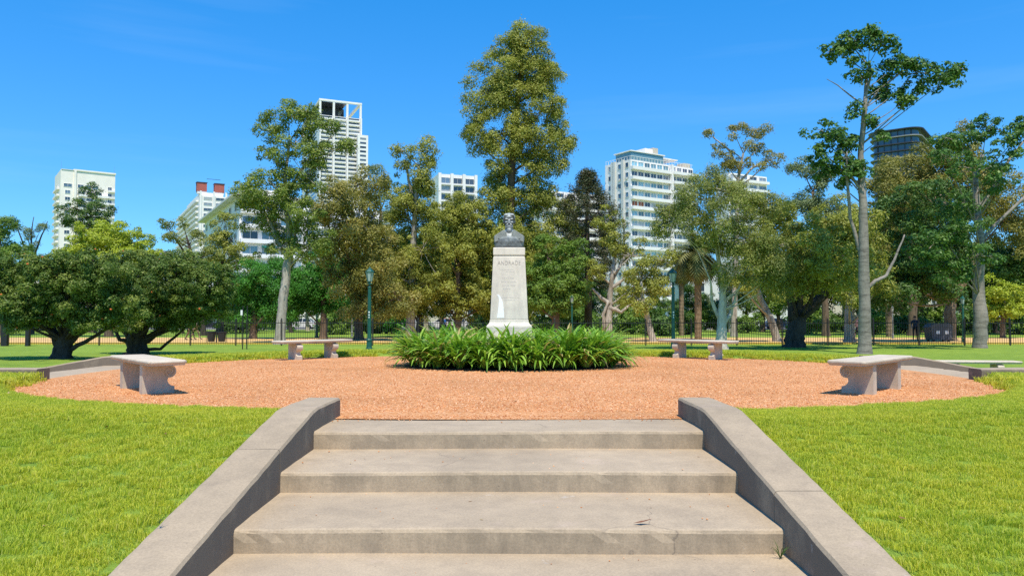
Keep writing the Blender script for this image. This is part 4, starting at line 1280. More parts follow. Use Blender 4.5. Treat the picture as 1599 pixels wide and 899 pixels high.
LV = {
    'olive': pal('olive_leaves', (0.156, 0.180, 0.029), (0.306, 0.324, 0.053), (0.468, 0.450, 0.102)),
    'brown': pal('bronze_olive_leaves', (0.138, 0.144, 0.031), (0.270, 0.258, 0.058), (0.432, 0.360, 0.108)),
    'fresh': pal('fresh_yellow_green_leaves', (0.090, 0.138, 0.022), (0.198, 0.264, 0.041), (0.330, 0.378, 0.078)),
    'green': pal('mid_green_leaves', (0.072, 0.138, 0.022), (0.156, 0.258, 0.036), (0.258, 0.360, 0.066)),
    'emerald': pal('fresh_green_leaves', (0.036, 0.138, 0.019), (0.073, 0.251, 0.029), (0.154, 0.380, 0.056)),
    'dark': pal('dark_green_leaves', (0.034, 0.074, 0.017), (0.078, 0.156, 0.026), (0.162, 0.246, 0.043), 0.2),
    'glossy': pal('glossy_dark_leaves', (0.048, 0.092, 0.014), (0.115, 0.180, 0.026), (0.260, 0.300, 0.055), 0.2),
    'lime': pal('yellow_green_leaves', (0.194, 0.259, 0.023), (0.356, 0.430, 0.032), (0.518, 0.551, 0.065)),
    'grey': pal('grey_green_leaves', (0.089, 0.138, 0.056), (0.170, 0.227, 0.097), (0.276, 0.324, 0.154)),
    'willow': pal('feathery_olive_leaves', (0.130, 0.162, 0.036), (0.235, 0.268, 0.056), (0.380, 0.397, 0.106)),
    'kapok': pal('silk_floss_leaves', (0.038, 0.101, 0.023), (0.089, 0.186, 0.032), (0.179, 0.292, 0.056), 0.25),
    'needle': pal('araucaria_leaves', (0.032, 0.049, 0.019), (0.073, 0.089, 0.036), (0.170, 0.121, 0.056), 0.1),
    'palm': pal('palm_leaves', (0.065, 0.097, 0.032), (0.138, 0.170, 0.049), (0.308, 0.259, 0.106), 0.2),
}
def leaf_cloud(centers, outward, L, Wd, rg, tint, droop=0.0, flat=0.85):
    """leaf-shaped faces: one diamond with a fold per leaf"""
    n = len(centers)
    nrm = outward * flat + rg.normal(size=(n, 3)) * 0.42 + np.array([0, 0, 0.35])
    nrm /= np.linalg.norm(nrm, axis=1, keepdims=True) + 1e-9
    ax = rg.normal(size=(n, 3)); ax[:, 2] -= droop
    ax -= nrm * (ax * nrm).sum(1, keepdims=True)
    ax /= np.linalg.norm(ax, axis=1, keepdims=True) + 1e-9
    sd = np.cross(nrm, ax)
    l = (L * rg.uniform(0.45, 1.5, n))[:, None]; w = (Wd * rg.uniform(0.6, 1.3, n))[:, None]
    V = np.empty((n, 4, 3), np.float32)
    V[:, 0] = centers - ax * l * 0.5
    V[:, 1] = centers + sd * w * 0.5 + nrm * w * 0.12
    V[:, 2] = centers + ax * l * 0.5
    V[:, 3] = centers - sd * w * 0.5 + nrm * w * 0.12
    return V.reshape(-1, 3), np.repeat(tint, 4)
def leaf_mesh(name, V, T, mat):
    n = len(V) // 4
    me = bpy.data.meshes.new(name)
    me.vertices.add(n * 4); me.vertices.foreach_set('co', V.astype(np.float32).ravel())
    me.loops.add(n * 4); me.loops.foreach_set('vertex_index', np.arange(n * 4, dtype=np.int32))
    me.polygons.add(n); me.polygons.foreach_set('loop_start', np.arange(n, dtype=np.int32) * 4)
    me.polygons.foreach_set('loop_total', np.full(n, 4, np.int32))
    a = me.attributes.new('tint', 'FLOAT', 'POINT'); a.data.foreach_set('value', T.astype(np.float32))
    me.update(calc_edges=True)
    me.materials.append(mat)
    return me
def bez(a, b_, c, n):
    return [a * (1 - t) ** 2 + b_ * 2 * t * (1 - t) + c * t * t for t in [k / n for k in range(n + 1)]]
N_LEAF = 0
def grow(root, trunk, blobs, leaf, bk, L, Wd, cov=2.6, limbs=(), droop=0.0, spray=0.55, seed=1, clump_=1.0, twigs=4, auto=True, limb=1.0, sides=9, core=0.25, jit=0.22):
    """trunk: [(Vector, radius)], blobs: [(Vector centre, Vector radii)] in the root's frame -> parts trunk and crown"""
    global N_LEAF
    L, Wd = L * 0.77, Wd * 0.77
    rg = np.random.default_rng(seed); rnd = random.Random(seed)
    wood = MB()
    tp = [p for p, _ in trunk]; tr = [r for _, r in trunk]
    # resample the trunk with a slight wander and a root flare
    pts, rad = [], []
    for i in range(len(tp) - 1):
        m = 5
        for k in range(m):
            t = k / m
            p = tp[i].lerp(tp[i + 1], t); r = tr[i] * (1 - t) + tr[i + 1] * t
            w = 0.10 * r if (i or k) else 0
            pts.append(p + Vector((rnd.uniform(-w, w), rnd.uniform(-w, w), 0))); rad.append(r * rnd.uniform(0.96, 1.05))
    pts.append(tp[-1]); rad.append(tr[-1])
    pts.insert(0, pts[0] + Vector((0, 0, -0.25))); rad.insert(0, rad[0] * 1.35); rad[1] *= 1.22
    wood.tube(pts, rad, sides)
    for lb in limbs:
        lp = [p for p, _ in lb]
        fine, fr = [], []
        for i in range(len(lp) - 1):
            for k in range(4):
                t = k / 4
                fine.append(lp[i].lerp(lp[i + 1], t) + Vector((rnd.uniform(-1, 1), rnd.uniform(-1, 1), rnd.uniform(-1, 1))) * lb[i][1] * 0.25 * (1 if i or k else 0)); fr.append(lb[i][1] * (1 - t) + lb[i + 1][1] * t)
        fine.append(lp[-1]); fr.append(lb[-1][1])
        wood.tube(fine, fr, 7)
    Vs, Ts = [], []
    for bc, br in blobs:
        if auto:
            # a limb from the trunk into the clump
            hor = min((math.hypot(bc.x - p.x, bc.y - p.y) for p in pts))
            want = bc.z - 0.9 * hor - br.z * 0.3
            k = min(range(len(pts)), key=lambda q: abs(pts[q].z - want))
            k = max(k, len(pts) // 3)
            s0 = pts[k]; r0 = min(rad[k] * 0.6, 0.05 + 0.035 * max(br)) * limb
            mid = s0.lerp(bc, 0.5) + Vector((rnd.uniform(-.15, .15) * hor, rnd.uniform(-.15, .15) * hor, -0.08 * hor))
            lp = bez(s0, mid, bc, 6)
            wood.tube(lp, [max(0.012, r0 * (1 - 0.75 * q / 6)) for q in range(7)], 6)
        R_ = np.array(br); area = math.pi * (br.x * br.z)
        rc = spray * 0.95
        n_sp = max(4, int(1.52 * cov * area / (math.pi * rc * rc)))
        dirs = rg.normal(size=(n_sp, 3)); dirs /= np.linalg.norm(dirs, axis=1, keepdims=True)
        lump = 1 + jit * np.sin(dirs[:, 0] * 5 + seed) * np.cos(dirs[:, 2] * 4 + seed * 1.7) + rg.normal(size=n_sp) * jit * 0.5
        rr = np.where(rg.random(n_sp) < core, rg.uniform(0.15, 0.7, n_sp), rg.uniform(0.70, 1.0, n_sp)) * lump
        spc = np.array(bc) + dirs * R_ * rr[:, None]
        spt = np.clip(rg.normal(0.48, 0.16, n_sp), 0.05, 0.9)
        spr = rc * rg.uniform(0.4, 1.3, n_sp)
        if twigs:
            for q in rg.choice(n_sp, min(n_sp, int(twigs + max(br) * twigs)), replace=False):
                e = Vector(spc[q]); s0 = bc.lerp(e, 0.15)
                mid = s0.lerp(e, 0.5) + Vector((rnd.uniform(-.2, .2), rnd.uniform(-.2, .2), rnd.uniform(-.1, .25))) * (e - s0).length * 0.6
                wood.tube(bez(s0, mid, e, 3), [0.03 + 0.006 * max(br), 0.024, 0.016, 0.008], 4, False)
        per = np.maximum(5, (1.15 * math.pi * spr ** 2 / (0.30 * L * Wd))).astype(int)
        idx = np.repeat(np.arange(n_sp), per)
        m_ = len(idx)
        ld = rg.normal(size=(m_, 3)) + dirs[idx] * 0.45 + np.array([0, 0, 0.45])
        ld /= np.linalg.norm(ld, axis=1, keepdims=True)
        rad_ = spr[idx] * (0.45 + 0.6 * rg.random(m_) ** 0.6) * (1 + 0.55 * (rg.random(m_) < 0.25) * rg.random(m_))
        off = ld * rad_[:, None] * np.array([1.0, 1.0, 0.72])
        if droop > 0: off[:, 2] -= rg.random(m_) ** 2 * 0.9 * spr[idx] * droop
        c = spc[idx] + off
        t = np.clip(spt[idx] + rg.normal(size=m_) * 0.14, 0, 1)
        V, T = leaf_cloud(c, ld, L, Wd, rg, t, droop)
        Vs.append(V); Ts.append(T)
    if Vs:
        V = np.concatenate(Vs); T = np.concatenate(Ts)
        N_LEAF += len(V) // 4
        link('crown', leaf_mesh('crown', V, T, LV[leaf]), root)
    wood.build('trunk', BK[bk], root, smooth=True)
    return root
def tree(name, label, d, trunk, blobs, leaf='olive', bk='pale', L=0.28, Wd=0.15, limbs=(), dd=None, seed=None, depth=0.85, group='park trees', fwd=0.0, **kw):
    """a tree described by photo columns and rows at distance d; widths in photo pixels"""
    seed = seed or (int(d * 7) + int(trunk[0][0]))
    rnd = random.Random(seed)
    s = d / F
    tr = [list(t) for t in trunk]
    if tr[0][1] is None: tr[0][1] = HOR + (EYE - LOW) * F / d
    base = at(tr[0][0], tr[0][1], d); base.z = LOW
    root = empty(name, base)
    tag(root, label, 'tree', group)
    def W_(px, py, dy=0.0): return at(px, py, d) + Vector((0, dy, 0)) - base
    T = []
    for i, (px, py, w) in enumerate(tr):
        p = W_(px, py, 0 if i == 0 else rnd.uniform(-0.1, 0.1) * i)
        if i == 0: p = Vector((0, 0, 0))
        T.append((p, w * s / 2))
    Bs = []
    for q in blobs:
        px, py, rx, ry = q[:4]
        m = (rx + ry) / 2 * s * depth
        dy = (q[4] if len(q) > 4 else rnd.uniform(-0.6, 0.6)) * m
        dy -= fwd * rnd.uniform(0.4, 1.3)
        k_ = (d + dy) / d
        Bs.append((at(px, py, d + dy) - base, Vector((rx * s * k_, m, ry * s * k_))))
    Ls = [[(W_(px, py, (rnd.uniform(-0.5, 0.5) * k * 0.3)), w * s / 2) for k, (px, py, w) in enumerate(lb)] for lb in limbs]
    return grow(root, T, Bs, leaf, bk, L, Wd, limbs=Ls, seed=seed, **kw)

# --- on the near lawn
tree('shrub_tree', 'low spreading dark-leaved tree at the far left of the lawn', 29.5, [(96, None, 30), (100, 525, 24), (108, 500, 17), (118, 470, 10)],
     [(45, 455, 62, 46), (105, 440, 62, 45), (160, 455, 48, 50), (20, 480, 40, 30), (128, 490, 50, 22), (75, 490, 40, 20), (150, 415, 40, 22), (185, 470, 34, 40), (-15, 440, 50, 44), (60, 418, 50, 18), (35, 505, 36, 14), (160, 500, 30, 12), (120, 505, 24, 10)], 'glossy', 'dark', 0.115, 0.062, fwd=1.0, cov=3.0, spray=0.28, core=0.3,
     limbs=[[(100, 540, 14), (125, 515, 10), (160, 480, 6)], [(92, 540, 14), (80, 510, 10), (60, 475, 6)], [(104, 548, 8), (140, 530, 6), (185, 500, 4)], [(98, 535, 10), (112, 500, 8), (135, 455, 5)], [(90, 530, 10), (70, 490, 7), (30, 460, 4)]])
tree('shrub_tree', 'low spreading dark-leaved tree just behind the left bench', 33.0, [(214, None, 34), (212, 530, 26), (222, 505, 18), (240, 470, 10)],
     [(215, 450, 48, 50), (270, 440, 55, 48), (320, 455, 42, 45), (250, 490, 60, 24), (200, 480, 35, 30), (330, 485, 28, 20), (285, 415, 40, 20), (180, 440, 36, 40), (345, 440, 26, 30), (300, 475, 46, 26), (225, 412, 44, 18), (275, 502, 40, 11), (195, 508, 22, 10)], 'glossy', 'dark', 0.115, 0.062, fwd=1.0, cov=3.0, spray=0.28, core=0.3,
     limbs=[[(216, 540, 12), (245, 520, 9), (290, 498, 5)], [(210, 540, 12), (195, 515, 9), (180, 480, 6)], [(218, 546, 6), (250, 545, 5), (295, 508, 3)], [(214, 535, 12), (235, 500, 9), (262, 455, 5)], [(206, 535, 8), (190, 530, 6), (172, 505, 3)]])
tree('leaning_pale_tree', 'tall tree with a leaning smooth pale trunk left of the rear bench', 45.0, [(437, None, 17), (441, 480, 14), (447, 420, 13), (452, 385, 12), (452, 350, 9), (448, 280, 6), (450, 220, 4)],
     [(450, 178, 26, 24), (424, 205, 24, 22), (480, 172, 24, 16), (426, 248, 22, 24), (462, 225, 34, 28), (500, 195, 28, 18), (436, 300, 48, 34), (402, 318, 32, 24), (478, 275, 30, 28), (522, 235, 28, 14), (500, 255, 24, 14), (420, 352, 40, 24), (470, 335, 42, 32), (378, 290, 22, 14), (440, 385, 40, 18), (485, 385, 34, 22)],
     'fresh', 'pale', 0.20, 0.10, cov=1.9, spray=0.50, core=0.15, twigs=6, jit=0.35,
     limbs=[[(449, 400, 9), (432, 375, 7), (415, 335, 4)], [(452, 395, 8), (462, 360, 6), (480, 300, 4)], [(450, 300, 5), (480, 250, 4), (520, 215, 2)]])
tree('tall_silk_floss_tree', 'tallest slim smooth-trunked tree behind the right bench, tufted at top', 33.2, [(1350, None, 20), (1349, 480, 17), (1347, 400, 15), (1347, 320, 12), (1346, 240, 9), (1348, 170, 7), (1355, 130, 5), (1365, 95, 2)],
     [(1302, 78, 26, 15), (1335, 62, 26, 14), (1372, 72, 22, 16), (1400, 98, 20, 14), (1430, 112, 24, 20), (1470, 120, 28, 22), (1498, 108, 14, 12), (1345, 120, 20, 13), (1388, 140, 24, 22), (1408, 160, 16, 13), (1330, 95, 14, 8), (1335, 172, 16, 10), (1290, 208, 22, 16), (1318, 225, 24, 20), (1300, 250, 30, 16), (1335, 262, 22, 16), (1378, 215, 14, 10), (1285, 235, 14, 10), (1440, 140, 14, 9), (1320, 270, 26, 18), (1290, 268, 20, 14), (1362, 190, 12, 10), (1418, 100, 16, 10), (1360, 50, 18, 8)],
     'kapok', 'smooth', 0.20, 0.13, cov=2.6, spray=0.26, core=0.2, twigs=3, jit=0.35, sides=16,
     limbs=[[(1350, 452, 7), (1366, 439, 6), (1388, 430, 5), (1402, 405, 4), (1420, 365, 2)], [(1348, 300, 5), (1330, 280, 4), (1300, 240, 2)], [(1350, 170, 4), (1375, 140, 3), (1400, 118, 2), (1435, 112, 1.2)], [(1350, 160, 4), (1360, 110, 3), (1340, 75, 1.5)], [(1347, 410, 7), (1330, 340, 5), (1318, 270, 4), (1316, 240, 2)], [(1348, 165, 3), (1310, 132, 1.6), (1288, 126, 0.8)]], auto=True, limb=0.45)
tree('white_trunk_tree', 'feathery olive tree on a forked white trunk behind the right rear bench', 38.0, [(1127, None, 20), (1127, 510, 15), (1128, 470, 12), (1128, 440, 9), (1118, 400, 6), (1110, 340, 4)],
     [(1085, 310, 42, 32), (1140, 300, 44, 30), (1180, 320, 34, 30), (1055, 345, 38, 26), (1115, 350, 46, 28), (1168, 375, 48, 36), (1210, 385, 36, 30), (1150, 425, 44, 24), (1205, 430, 42, 28), (1240, 420, 24, 28), (1100, 275, 24, 18), (1035, 335, 26, 16)],
     'willow', 'white', 0.20, 0.055, fwd=1.3, cov=2.0, spray=0.55, droop=1.1, core=0.2, limb=0.45, twigs=5, jit=0.35,
     limbs=[[(1125, 500, 7), (1112, 468, 5), (1108, 440, 3), (1090, 390, 1.4)], [(1130, 505, 8), (1142, 490, 6), (1148, 460, 4), (1165, 415, 1.8)], [(1132, 470, 3.4), (1150, 458, 2.6), (1175, 455, 1)]])
tree('gnarled_tree', 'dark gnarled leaning tree on the lawn left of the tall trunk', 40.5, [(1240, None, 31), (1243, 515, 28), (1250, 492, 23), (1272, 475, 16), (1300, 440, 10), (1310, 400, 6)],
     [(1240, 400, 40, 34), (1285, 390, 44, 38), (1320, 375, 36, 36), (1270, 435, 46, 22), (1330, 425, 34, 26), (1225, 440, 28, 18), (1255, 360, 32, 24)],
     'olive', 'dark', 0.20, 0.09, fwd=4.0, cov=2.3, spray=0.5, droop=0.6,
     limbs=[[(1240, 500, 18), (1236, 465, 12), (1232, 430, 6)], [(1262, 484, 14), (1288, 462, 10), (1310, 440, 6)], [(1245, 505, 14), (1250, 460, 9), (1245, 410, 5)]])
tree('slanting_trunk_tree', 'tree with a pale trunk slanting left between white trunk and gnarled tree', 50.0, [(1214, None, 13), (1204, 500, 11), (1190, 468, 9), (1178, 430, 6), (1172, 380, 4)],
     [(1180, 400, 36, 30), (1205, 360, 36, 34), (1160, 440, 34, 22), (1220, 330, 26, 26)], 'olive', 'pale', 0.24, 0.11, fwd=3.0, cov=2.1, spray=0.6, droop=0.5)
tree('stout_trunk_tree', 'olive tree on a stout trunk just left of the tall smooth trunk', 47.0, [(1327, None, 17), (1327, 500, 15), (1328, 470, 10), (1320, 400, 6)],
     [(1320, 440, 34, 26), (1345, 400, 34, 34), (1300, 350, 34, 34), (1340, 345, 36, 30), (1375, 440, 26, 30)], 'olive', 'pale', 0.24, 0.11, fwd=4.0, cov=2.2, spray=0.6, droop=0.4)
tree('bottle_trunk_tree', 'tree with a bottle-shaped smooth grey trunk at the far right', 39.5, [(1530, None, 19), (1530, 500, 20), (1531, 450, 17), (1529, 400, 11), (1524, 340, 9), (1526, 280, 7), (1540, 240, 5)],
     [(1505, 215, 30, 20), (1540, 200, 30, 18), (1480, 250, 26, 18), (1580, 225, 26, 22), (1520, 265, 36, 18), (1560, 255, 26, 18), (1490, 320, 30, 22), (1510, 360, 32, 24), (1470, 365, 34, 24), (1530, 400, 26, 18), (1600, 200, 20, 22), (1480, 215, 24, 18), (1560, 285, 30, 16), (1450, 390, 30, 26), (1500, 420, 34, 20)],
     'kapok', 'smooth', 0.20, 0.12, fwd=2.5, cov=1.7, spray=0.34, core=0.2, twigs=4, sides=16, limb=0.5,
     limbs=[[(1526, 330, 6), (1548, 300, 5), (1575, 250, 4), (1604, 215, 2.5)], [(1529, 380, 6), (1560, 345, 5), (1605, 305, 4)], [(1527, 300, 6), (1520, 270, 4), (1500, 230, 3)]])
# --- beyond the fence
tree('shaggy_bark_tree', 'large dark tree with shaggy brown bark right of the tall trunk', 52.0, [(1483, None, 19), (1482, 490, 17), (1488, 460, 14), (1500, 420, 11), (1490, 360, 8), (1470, 300, 5)],
     [(1440, 400, 50, 44), (1490, 400, 46, 40), (1410, 340, 44, 44), (1460, 320, 52, 48), (1430, 445, 56, 30), (1400, 465, 36, 20), (1500, 340, 34, 40), (1390, 420, 30, 34), (1480, 455, 30, 20)],
     'dark', 'shaggy', 0.25, 0.13, fwd=5.0, cov=2.5, spray=0.6, limbs=[[(1486, 470, 11), (1512, 430, 9), (1525, 390, 6)]])
tree('bronze_eucalyptus', 'broad bronze-olive eucalyptus crown behind the tall trunk on the right', 66.0, [(1425, None, 14), (1425, 470, 12), (1420, 380, 9), (1418, 300, 6)],
     [(1400, 275, 44, 34), (1448, 268, 46, 36), (1495, 235, 30, 40), (1380, 300, 44, 44), (1440, 310, 56, 50), (1500, 290, 40, 50), (1400, 360, 50, 40), (1545, 300, 40, 50), (1580, 330, 36, 60)],
     'brown', 'brown', 0.30, 0.14, cov=2.1, spray=0.8, droop=0.6)
tree('round_lime_bush', 'rounded yellow-green tree beside the bottle-shaped trunk', 58.0, [(1566, None, 8), (1566, 500, 7), (1566, 470, 4)],
     [(1560, 455, 26, 22), (1585, 475, 22, 24), (1545, 480, 18, 20), (1570, 490, 24, 14)], 'lime', 'brown', 0.24, 0.13, cov=2.6, spray=0.5)
tree('far_right_tree', 'dark dense tree cut by the right edge of the picture', 70.0, [(1600, None, 12), (1600, 480, 10), (1600, 420, 6)],
     [(1590, 420, 40, 40), (1620, 380, 50, 60), (1570, 410, 30, 26), (1610, 470, 50, 26)], 'dark', 'brown', 0.3, 0.16, cov=2.6, spray=0.8)
tree('blue_green_eucalyptus', 'blue-green eucalyptus between the thin eucalyptus and tall trunk', 64.0, [(1290, None, 12), (1288, 470, 10), (1280, 380, 7), (1268, 300, 4)],
     [(1250, 262, 22, 18), (1275, 285, 26, 22), (1262, 320, 28, 20), (1300, 330, 34, 30), (1290, 265, 18, 16), (1310, 380, 40, 40), (1270, 370, 34, 30)], 'grey', 'brown', 0.28, 0.13, cov=2.2, spray=0.7, droop=0.5)
tree('thin_eucalyptus', 'thin tall eucalyptus with sparse dark crown above the white trunk tree', 62.0, [(1146, None, 10), (1148, 440, 8), (1150, 340, 6), (1154, 280, 5), (1160, 240, 3)],
     [(1118, 218, 22, 15), (1145, 205, 26, 14), (1180, 203, 18, 12), (1130, 240, 20, 10), (1165, 258, 24, 14), (1200, 250, 18, 10), (1140, 265, 18, 10), (1185, 232, 18, 9)], 'brown', 'pale', 0.26, 0.10, cov=1.3, spray=0.6, core=0.15, twigs=5, jit=0.35,
     limbs=[[(1154, 285, 4), (1175, 262, 3), (1205, 248, 1.5)], [(1156, 270, 4), (1140, 235, 3), (1115, 215, 1.5)]])
tree('grand_eucalyptus', 'tallest eucalyptus with tapering olive crown behind the monument', 62.0, [(790, None, 20), (792, 450, 17), (795, 350, 14), (800, 250, 11), (808, 160, 8), (815, 90, 4)],
     [(822, 52, 26, 22), (795, 72, 26, 22), (835, 85, 34, 26), (775, 108, 40, 30), (820, 120, 46, 32), (858, 120, 20, 34), (760, 145, 34, 26), (800, 165, 44, 32), (850, 170, 32, 30), (740, 192, 26, 24), (780, 210, 42, 32), (830, 215, 42, 30), (872, 205, 26, 38), (745, 225, 18, 12), (790, 262, 40, 34), (840, 262, 36, 28), (815, 305, 42, 34), (775, 310, 34, 34), (855, 310, 26, 30), (800, 350, 50, 36), (795, 395, 60, 36), (850, 390, 44, 36), (745, 380, 40, 36), (800, 440, 70, 30), (870, 440, 40, 30), (735, 440, 44, 34), (800, 478, 60, 18), (715, 330, 30, 28), (885, 345, 22, 30)],
     'olive', 'brown', 0.25, 0.11, cov=2.4, spray=0.72, droop=0.7, core=0.2, twigs=5, jit=0.25)
tree('twin_column_eucalyptus', 'eucalyptus with two upright columns left of the tallest tree', 58.0, [(640, None, 15), (642, 460, 12), (645, 380, 10), (650, 310, 7), (655, 260, 4)],
     [(630, 236, 17, 16), (634, 260, 14, 16), (661, 240, 17, 22), (660, 280, 22, 30), (640, 300, 28, 26), (655, 330, 34, 34), (620, 320, 26, 30), (610, 375, 40, 34), (660, 390, 40, 40), (620, 430, 46, 30), (670, 440, 36, 30), (645, 475, 40, 20)],
     'olive', 'pale', 0.24, 0.11, cov=2.3, spray=0.55, droop=0.7, limbs=[[(648, 320, 6), (640, 290, 5), (632, 250, 3)]])
tree('bronze_tree', 'drooping bronze-olive tree behind the green lamp left of the bed', 54.0, [(560, None, 14), (560, 480, 12), (556, 400, 9), (550, 330, 5)],
     [(535, 300, 34, 26), (560, 285, 26, 20), (585, 290, 26, 18), (540, 345, 42, 34), (585, 340, 40, 34), (525, 390, 36, 34), (570, 395, 44, 36), (600, 420, 38, 36), (590, 455, 40, 24), (620, 465, 30, 22), (505, 330, 22, 26), (560, 450, 36, 26), (535, 435, 30, 24), (575, 485, 34, 14)],
     'brown', 'brown', 0.24, 0.11, fwd=3.0, cov=2.0, spray=0.6, droop=0.9, jit=0.28)
tree('olive_side_tree', 'grey-olive sparse crown beside the tall white tower', 75.0, [(590, None, 9), (592, 440, 7), (595, 330, 4)], [(590, 275, 20, 12), (606, 300, 18, 12), (580, 310, 20, 14), (600, 330, 24, 14)], 'grey', 'brown', 0.28, 0.12, cov=1.3, spray=0.7)
tree('feathery_green_tree', 'dense bright green feathery tree left of the leaning trunk', 56.0, [(395, None, 12), (396, 500, 10), (398, 460, 6)],
     [(375, 440, 34, 28), (415, 430, 36, 28), (400, 465, 48, 26), (360, 470, 26, 24), (440, 460, 24, 30), (395, 495, 40, 14)], 'emerald', 'brown', 0.22, 0.085, cov=2.7, spray=0.5, droop=0.9)
tree('feathery_green_tree', 'dense bright green feathery tree right of the leaning trunk', 57.0, [(505, None, 12), (505, 500, 10), (504, 460, 6)],
     [(480, 440, 30, 28), (515, 435, 30, 30), (500, 465, 42, 26), (530, 465, 26, 26), (470, 475, 24, 22), (495, 410, 26, 18)], 'emerald', 'brown', 0.22, 0.085, cov=2.7, spray=0.5, droop=0.9)
tree('lime_tree', 'broad yellow-green tree crown above the left shrub trees', 62.0, [(170, None, 12), (170, 470, 10), (168, 420, 6)],
     [(160, 362, 48, 24), (195, 380, 36, 24), (120, 388, 36, 22), (170, 405, 66, 26), (225, 400, 24, 20), (110, 420, 40, 24)], 'lime', 'brown', 0.26, 0.14, cov=2.5, spray=0.6)
tree('cedar_tree', 'dark layered tree in front of the cream tower', 80.0, [(140, None, 9), (140, 440, 8), (142, 340, 4)],
     [(145, 302, 20, 10), (120, 325, 24, 12), (155, 325, 24, 12), (110, 345, 20, 10), (140, 350, 40, 16)], 'dark', 'brown', 0.26, 0.13, cov=2.0, spray=0.6)
tree('open_branch_tree', 'sparse light tree with open branches before the red-topped tower', 66.0, [(318, None, 8), (312, 440, 7), (300, 400, 5), (290, 370, 3)],
     [(262, 352, 16, 12), (285, 350, 18, 10), (300, 375, 20, 14), (272, 372, 14, 8), (300, 410, 40, 18), (325, 395, 22, 12)], 'willow', 'dark', 0.24, 0.12, cov=1.15, spray=0.5, twigs=6,
     limbs=[[(308, 425, 5), (285, 390, 3), (262, 355, 1.6)]])
tree('dark_limb_tree', 'small tree with dark crooked limbs before the eaved building', 70.0, [(345, None, 9), (342, 440, 8), (348, 400, 5), (355, 365, 3)],
     [(350, 345, 26, 16), (330, 370, 24, 12), (365, 375, 26, 16), (345, 400, 40, 20), (380, 410, 26, 20)], 'olive', 'dark', 0.26, 0.12, cov=1.5, spray=0.6, twigs=5)
tree('bare_tree', 'nearly bare grey-twigged tree at the far left', 72.0, [(48, None, 9), (48, 460, 7), (50, 420, 5), (50, 390, 3)],
     [(35, 360, 22, 16), (62, 362, 20, 16), (50, 385, 26, 16)], 'grey', 'dark', 0.2, 0.08, cov=0.25, spray=0.6, twigs=14,
     limbs=[[(50, 420, 4), (35, 380, 2.4), (25, 345, 1)], [(50, 410, 4), (62, 375, 2.4), (72, 345, 1)], [(50, 400, 3), (48, 365, 2), (50, 338, 1)]])
tree('edge_tree', 'mid green tree cut by the left edge of the picture', 66.0, [(0, None, 10), (0, 460, 8), (2, 400, 5)], [(2, 350, 20, 24), (-20, 380, 40, 30), (20, 400, 34, 24), (40, 425, 40, 20)], 'green', 'brown', 0.26, 0.14, cov=2.0, spray=0.6)
# olive masses on both sides of the monument
tree('round_olive_tree', 'full olive tree just left of the monument', 60.0, [(715, None, 13), (715, 480, 11), (715, 420, 7)],
     [(700, 345, 36, 30), (735, 350, 34, 30), (690, 390, 40, 34), (735, 400, 40, 34), (705, 440, 46, 30), (745, 450, 34, 28), (690, 470, 40, 18), (720, 484, 50, 14), (760, 475, 30, 18)], 'olive', 'brown', 0.26, 0.13, cov=2.4, spray=0.6)
tree('round_green_tree', 'green leafy tree behind the bronze tree and lamp', 63.0, [(655, None, 12), (655, 490, 10), (655, 450, 6)],
     [(640, 400, 32, 28), (655, 440, 36, 30), (630, 475, 34, 20), (670, 480, 26, 18)], 'emerald', 'brown', 0.26, 0.15, cov=2.4, spray=0.6)
tree('round_olive_tree', 'full olive-green tree just right of the monument', 57.0, [(868, None, 13), (868, 480, 11), (868, 430, 7)],
     [(855, 400, 34, 30), (890, 410, 32, 30), (850, 440, 38, 30), (895, 450, 32, 28), (870, 475, 46, 18), (840, 475, 26, 18)], 'green', 'brown', 0.25, 0.13, cov=2.3, spray=0.55)
tree('knotty_tree', 'knotty tree with bare twisting pale limbs right of the bed', 55.0, [(950, None, 14), (950, 500, 11), (953, 465, 9), (955, 430, 6), (965, 380, 4)],
     [(945, 345, 18, 20), (985, 400, 30, 26), (960, 375, 26, 22), (1000, 440, 26, 22), (930, 420, 22, 20), (985, 465, 26, 14)], 'olive', 'pale', 0.24, 0.11, cov=1.5, spray=0.5, twigs=5,
     limbs=[[(951, 475, 7), (935, 460, 5), (925, 450, 3)], [(952, 480, 7), (970, 487, 5), (985, 475, 4), (1002, 465, 2)], [(954, 450, 7), (968, 440, 5), (985, 425, 3)], [(955, 440, 5), (975, 400, 4), (975, 340, 2.5)], [(944, 515, 7), (942, 490, 5), (950, 470, 4)]])
tree('leaning_side_tree', 'small olive tree with trunk leaning left, beside the right green lamp', 50.0, [(1020, None, 11), (1012, 500, 9), (1004, 470, 7), (1000, 440, 4)],
     [(1000, 430, 26, 24), (1025, 440, 24, 26), (1010, 470, 26, 14), (1035, 405, 20, 18), (985, 455, 18, 16)], 'olive', 'pale', 0.22, 0.10, cov=2.0, spray=0.5, droop=0.6)

